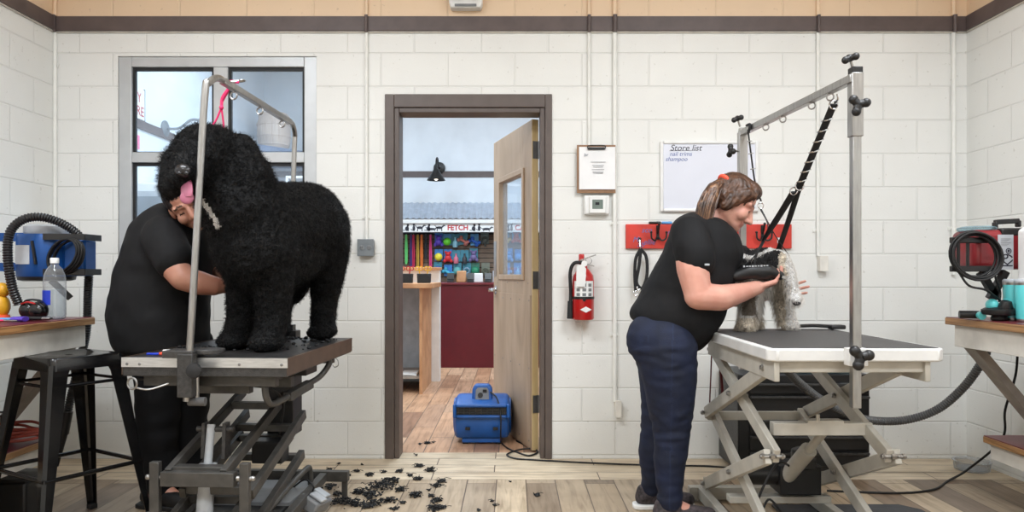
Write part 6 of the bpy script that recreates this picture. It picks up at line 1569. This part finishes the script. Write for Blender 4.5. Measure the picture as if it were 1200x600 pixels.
    for sg in (1, -1): cap(h, T(.03, .066 * sg, .05), .028, T(-.03, .076 * sg, -.02), .026); cap(h, T(.055, .052 * sg, .06), .022, T(.0, .076 * sg, .0), .024); cap(h, T(.028, .07 * sg, .03), .022, T(-.02, .078 * sg, -.05), .026)
    tie = P(849, 211.5, 3.40); cap(h, T(-.06, 0, .07), .055, tie, .026)
    fz = np.array(C)
    def dh(co, nr):
        d = co - np.array(tie); q = np.arctan2(d @ np.array(R.col[1]), d @ np.array(R.col[0])); g = np.sin(q * 46) * .0016 + nz(co, 60, 4) * .003; return co + nr * g[:, None]
    hr = fuse('hair', h, .005, 5, r, ['hairbrown'], None, None, dh)
    t = MB(); rng = random.Random(5); core = [tie, P(836, 222, 3.37), P(828, 240, 3.34), P(823, 262, 3.33), P(815, 284, 3.33)]
    chain(t, [(core[0], .020), (core[1], .034), (core[2], .040), (core[3], .030), (core[4], .010)])
    pt = fuse('ponytail', t, .006, 5, r, ['hairbrown', 'hairlight'], lambda p: 1 if noise.noise(V((p.x * 60, p.y * 60, p.z * 8))) > .18 else 0, None, lambda co, nr: co + nr * (.006 * nz(co * np.array([3, 3, .5]), 22, 3))[:, None])
    sv = MB()
    for i in range(110):
        a = rng.random() * 2 * PI; rr = math.sqrt(rng.random()); end = rng.uniform(-.03, .05); pts = []
        for k, (q, w) in enumerate(zip(core, (.016, .036, .043, .036, .020))): pts.append(q + V((math.cos(a) * w * rr * 1.02, math.sin(a) * w * rr, rng.uniform(-.006, .006))) + (V((rng.uniform(-.015, .015), 0, end)) if k == 4 else V((0, 0, 0))))
        sv.tube(spline(pts, 4), lambda t: .0026 * (1 - .7 * t), 4, mi=0 if rng.random() < .6 else 1)
    sv.build('hair_strands', ['hairbrown', 'hairlight'], pt)
    for i in range(1): 
        e = MB(); ax = (core[1] - tie).normalized(); e.tube([tie - ax * .008, tie + ax * .012], .027, 14); e.ring(tie + ax * .002, .026, .009, tuple(ax)); e.build('hair_tie', 'orange', r)
woman()

# clipper in the woman's hand
def hand_clipper():
    c = P(888, 320, 3.30); r = empty('hand_clipper', c, 'black cordless clipper held by the woman at the small dog', 'clipper')
    m = MB(); b = MB()
    chain(b, [(P(862, 324, 3.315), .026), (P(878, 319, 3.31), .032), (P(900, 318, 3.305), .032), (P(914, 323, 3.31), .022)]); b.ell(P(893, 320, 3.305), (.05, .03, .034))
    bd = fuse('body', b, .005, 6, r, ['black'])
    m = MB(); m.box(P(917, 325, 3.31), (.02, .045, .012), Matrix.Rotation(.3, 3, 'Y')); m.build('blade', 'steel', r)
    m = MB()
    for i in range(9): m.box(P(872 + i * 3.4, 312.2 - .12 * i, 3.272), (.008, .002, .005 if i % 3 else .008))
    m.build('printed_marks', 'lightgrey', bd)
hand_clipper()

# ------------------------------------------------------------------ man behind the left table
def man():
    r = empty('person', (-1.68, 3.62, 0), 'man in black tee and trousers leaning behind the big black dog', 'person')
    C = P(219, 239, 3.45); f, u = V((.42, -.82, -.30)), V((-.48, -.1, .8))
    b = MB(); C, R = head_parts(b, C, f, u, 1.02)
    cap(b, P(207, 250, 3.53), .062, P(198, 268, 3.58), .08)
    b.ell(P(196, 300, 3.6), (.17, .19, .2)); b.ell(P(190, 350, 3.62), (.19, .17, .2)); b.ell(P(192, 400, 3.64), (.16, .17, .13))
    sn, sf = P(190, 278, 3.42), P(226, 280, 3.76); el, wn = P(214, 326, 3.29), P(262, 335, 3.36)
    chain(b, [(P(200, 275, 3.58), .085), (sn, .078), (P(200, 305, 3.35), .072), (el, .056)]); chain(b, [(el, .056), (P(235, 332, 3.31), .054), (P(250, 335, 3.33), .045), (wn, .034)])
    ef, wf = P(243, 322, 3.84), P(262, 322, 3.74)
    chain(b, [(P(200, 275, 3.58), .085), (sf, .075), (ef, .052), (wf, .034)])
    hand_parts(b, wn, (.97, .1, .02), (0, -1, 0), (0, 0, 1), (.35, .35, .4, .45), 1.0); hand_parts(b, wf, (.8, -.5, .1), (.3, -1, 0), (0, 0, 1), (.3, .3, .3, .3), 1.0)
    legs = []
    for px, Y in ((186, 3.56), (222, 3.72)):
        h, k, a = P(px, 405, Y), P(px - 2, 500, Y), P(px, 500, Y); a.z = .095; legs.append((h, k, a)); chain(b, [(h, .09), (k, .062), (a, .042)]); cap(b, a, .04, V((a.x + .12, a.y - .04, .04)), .032)
    z = face_zone(C, R, 1.02); hand = [np.array(wn) + np.array((.09, 0, 0)), np.array(wf) + np.array((.08, -.04, 0)), np.array(C)]
    def wt(co):
        w = np.ones(len(co))
        for h in hand: w = np.where(np.linalg.norm(co - h, axis=1) < .14, .22, w)
        return w
    fuse('body', b, .0048, 7, r, ['skin2', 'lip', 'brow', 'lash'], z, wt)
    s = MB()
    loft(s, [(203, 238, 12, .08, 0), (202, 246, 26, .14, 0), (200, 265, 42, .18, 0), (198, 290, 50, .20, 0), (192, 320, 54, .205, 0), (188, 350, 56, .21, 0), (187, 380, 56, .21, 0), (188, 400, 54, .20, 0), (190, 412, 50, .19, 0)], 3.6); cap(s, P(200, 268, 3.58), .085, P(205, 256, 3.55), .07)
    cap(s, sn, .098, P(204, 304, 3.335), .094); cap(s, sf, .09, P(238, 308, 3.8), .085); cap(s, P(200, 272, 3.58), .10, sn, .098); cap(s, P(200, 272, 3.58), .1, sf, .09)
    fuse('t_shirt', s, .010, 14, r, ['shirt'], None, None, shirt_folds(7, .008))
    t = MB(); t.ell(P(190, 405, 3.64), (.195, .19, .13))
    for h, k, a in legs: chain(t, [(h, .122), (k, .096), (a + V((0, 0, .05)), .085), (a + V((0, 0, -.045)), .078)])
    fuse('trousers', t, .010, 16, r, ['trouser'], None, None, lambda co, nr: co + nr * (.009 * nz(co * np.array([1, 1, 1.8]), 9, 6))[:, None])
    for h, k, a in legs:
        q = MB(); cap(q, (a.x - .05, a.y + .01, .05), .045, (a.x + .10, a.y - .05, .045), .04); cap(q, (a.x + .1, a.y - .05, .045), .042, (a.x + .16, a.y - .07, .04), .038); sh = fuse('shoe', q, .008, 4, r, ['shoeblack'])
        q = MB(); q.prism([(-.1, -.03), (-.07, -.045), (.18, -.11), (.21, -.08), (.2, -.04), (.12, -.0), (-.07, .05), (-.1, .04)], (a.x, a.y, 0), (1, 0, 0), (0, 1, 0), (0, 0, .022)); q.build('sole', 'rubber', sh, bevel=.005)
    h = MB(); T = lambda x, y, z: C + R @ V((x, y, z)); h.ell(T(-.02, 0, .04), (.103, .088, .092), R, 18, 12); h.ell(T(-.05, 0, .0), (.072, .08, .08), R, 16, 10)
    fuse('hair', h, .006, 4, r, ['hairdark'], None, None, lambda co, nr: co + nr * (.004 * nz(co, 55, 3))[:, None])
man()

# ------------------------------------------------------------------ light, world, camera
def area(name, loc, size, power, col, rot=(0, 0, 0)):
    l = bpy.data.lights.new(name, 'AREA'); l.shape = 'RECTANGLE'; l.size, l.size_y = size; l.energy = power; l.color = col
    o = bpy.data.objects.new(name, l); COL.objects.link(o); o.location = loc; o.rotation_euler = rot
for i, (x, y) in enumerate(((-1.4, 2.1), (1.4, 2.1), (-1.4, .0), (1.4, .0))): area('ceiling_light', (x, y, 3.22), (1.2, .6), 62, (.955, 1.01, 1.07))
for i, (x, y) in enumerate(((-2.4, 6.0), (0, 6.0), (-2.2, 8.2), (.6, 8.2))): area('store_light', (x, y, 4.15), (1.6, 1.0), (70 if x < -1 else 100), (.77, .92, 1.06))
w = bpy.data.worlds.new('world'); SC.world = w; w.use_nodes = True
w.node_tree.nodes['Background'].inputs[0].default_value = (.75, .8, .9, 1); w.node_tree.nodes['Background'].inputs[1].default_value = .3
cam = bpy.data.cameras.new('camera'); co = bpy.data.objects.new('camera', cam); COL.objects.link(co)
co.location = (0, 0, EYE); co.rotation_euler = (PI / 2, 0, 0)
cam.sensor_width = 36; cam.lens = 36 * F / 1200; cam.shift_y = (HZ - 300) / 1200; cam.clip_start = .05
SC.camera = co
vs = SC.view_settings; vs.view_transform = 'Standard'; vs.look = 'None'; vs.gamma = 1; vs.use_curve_mapping = False; vs.exposure = 0.0
SC.cycles.max_bounces = 8; SC.cycles.diffuse_bounces = 4; SC.cycles.glossy_bounces = 4; SC.cycles.transparent_max_bounces = 12
SC.cycles.caustics_reflective = False; SC.cycles.caustics_refractive = False
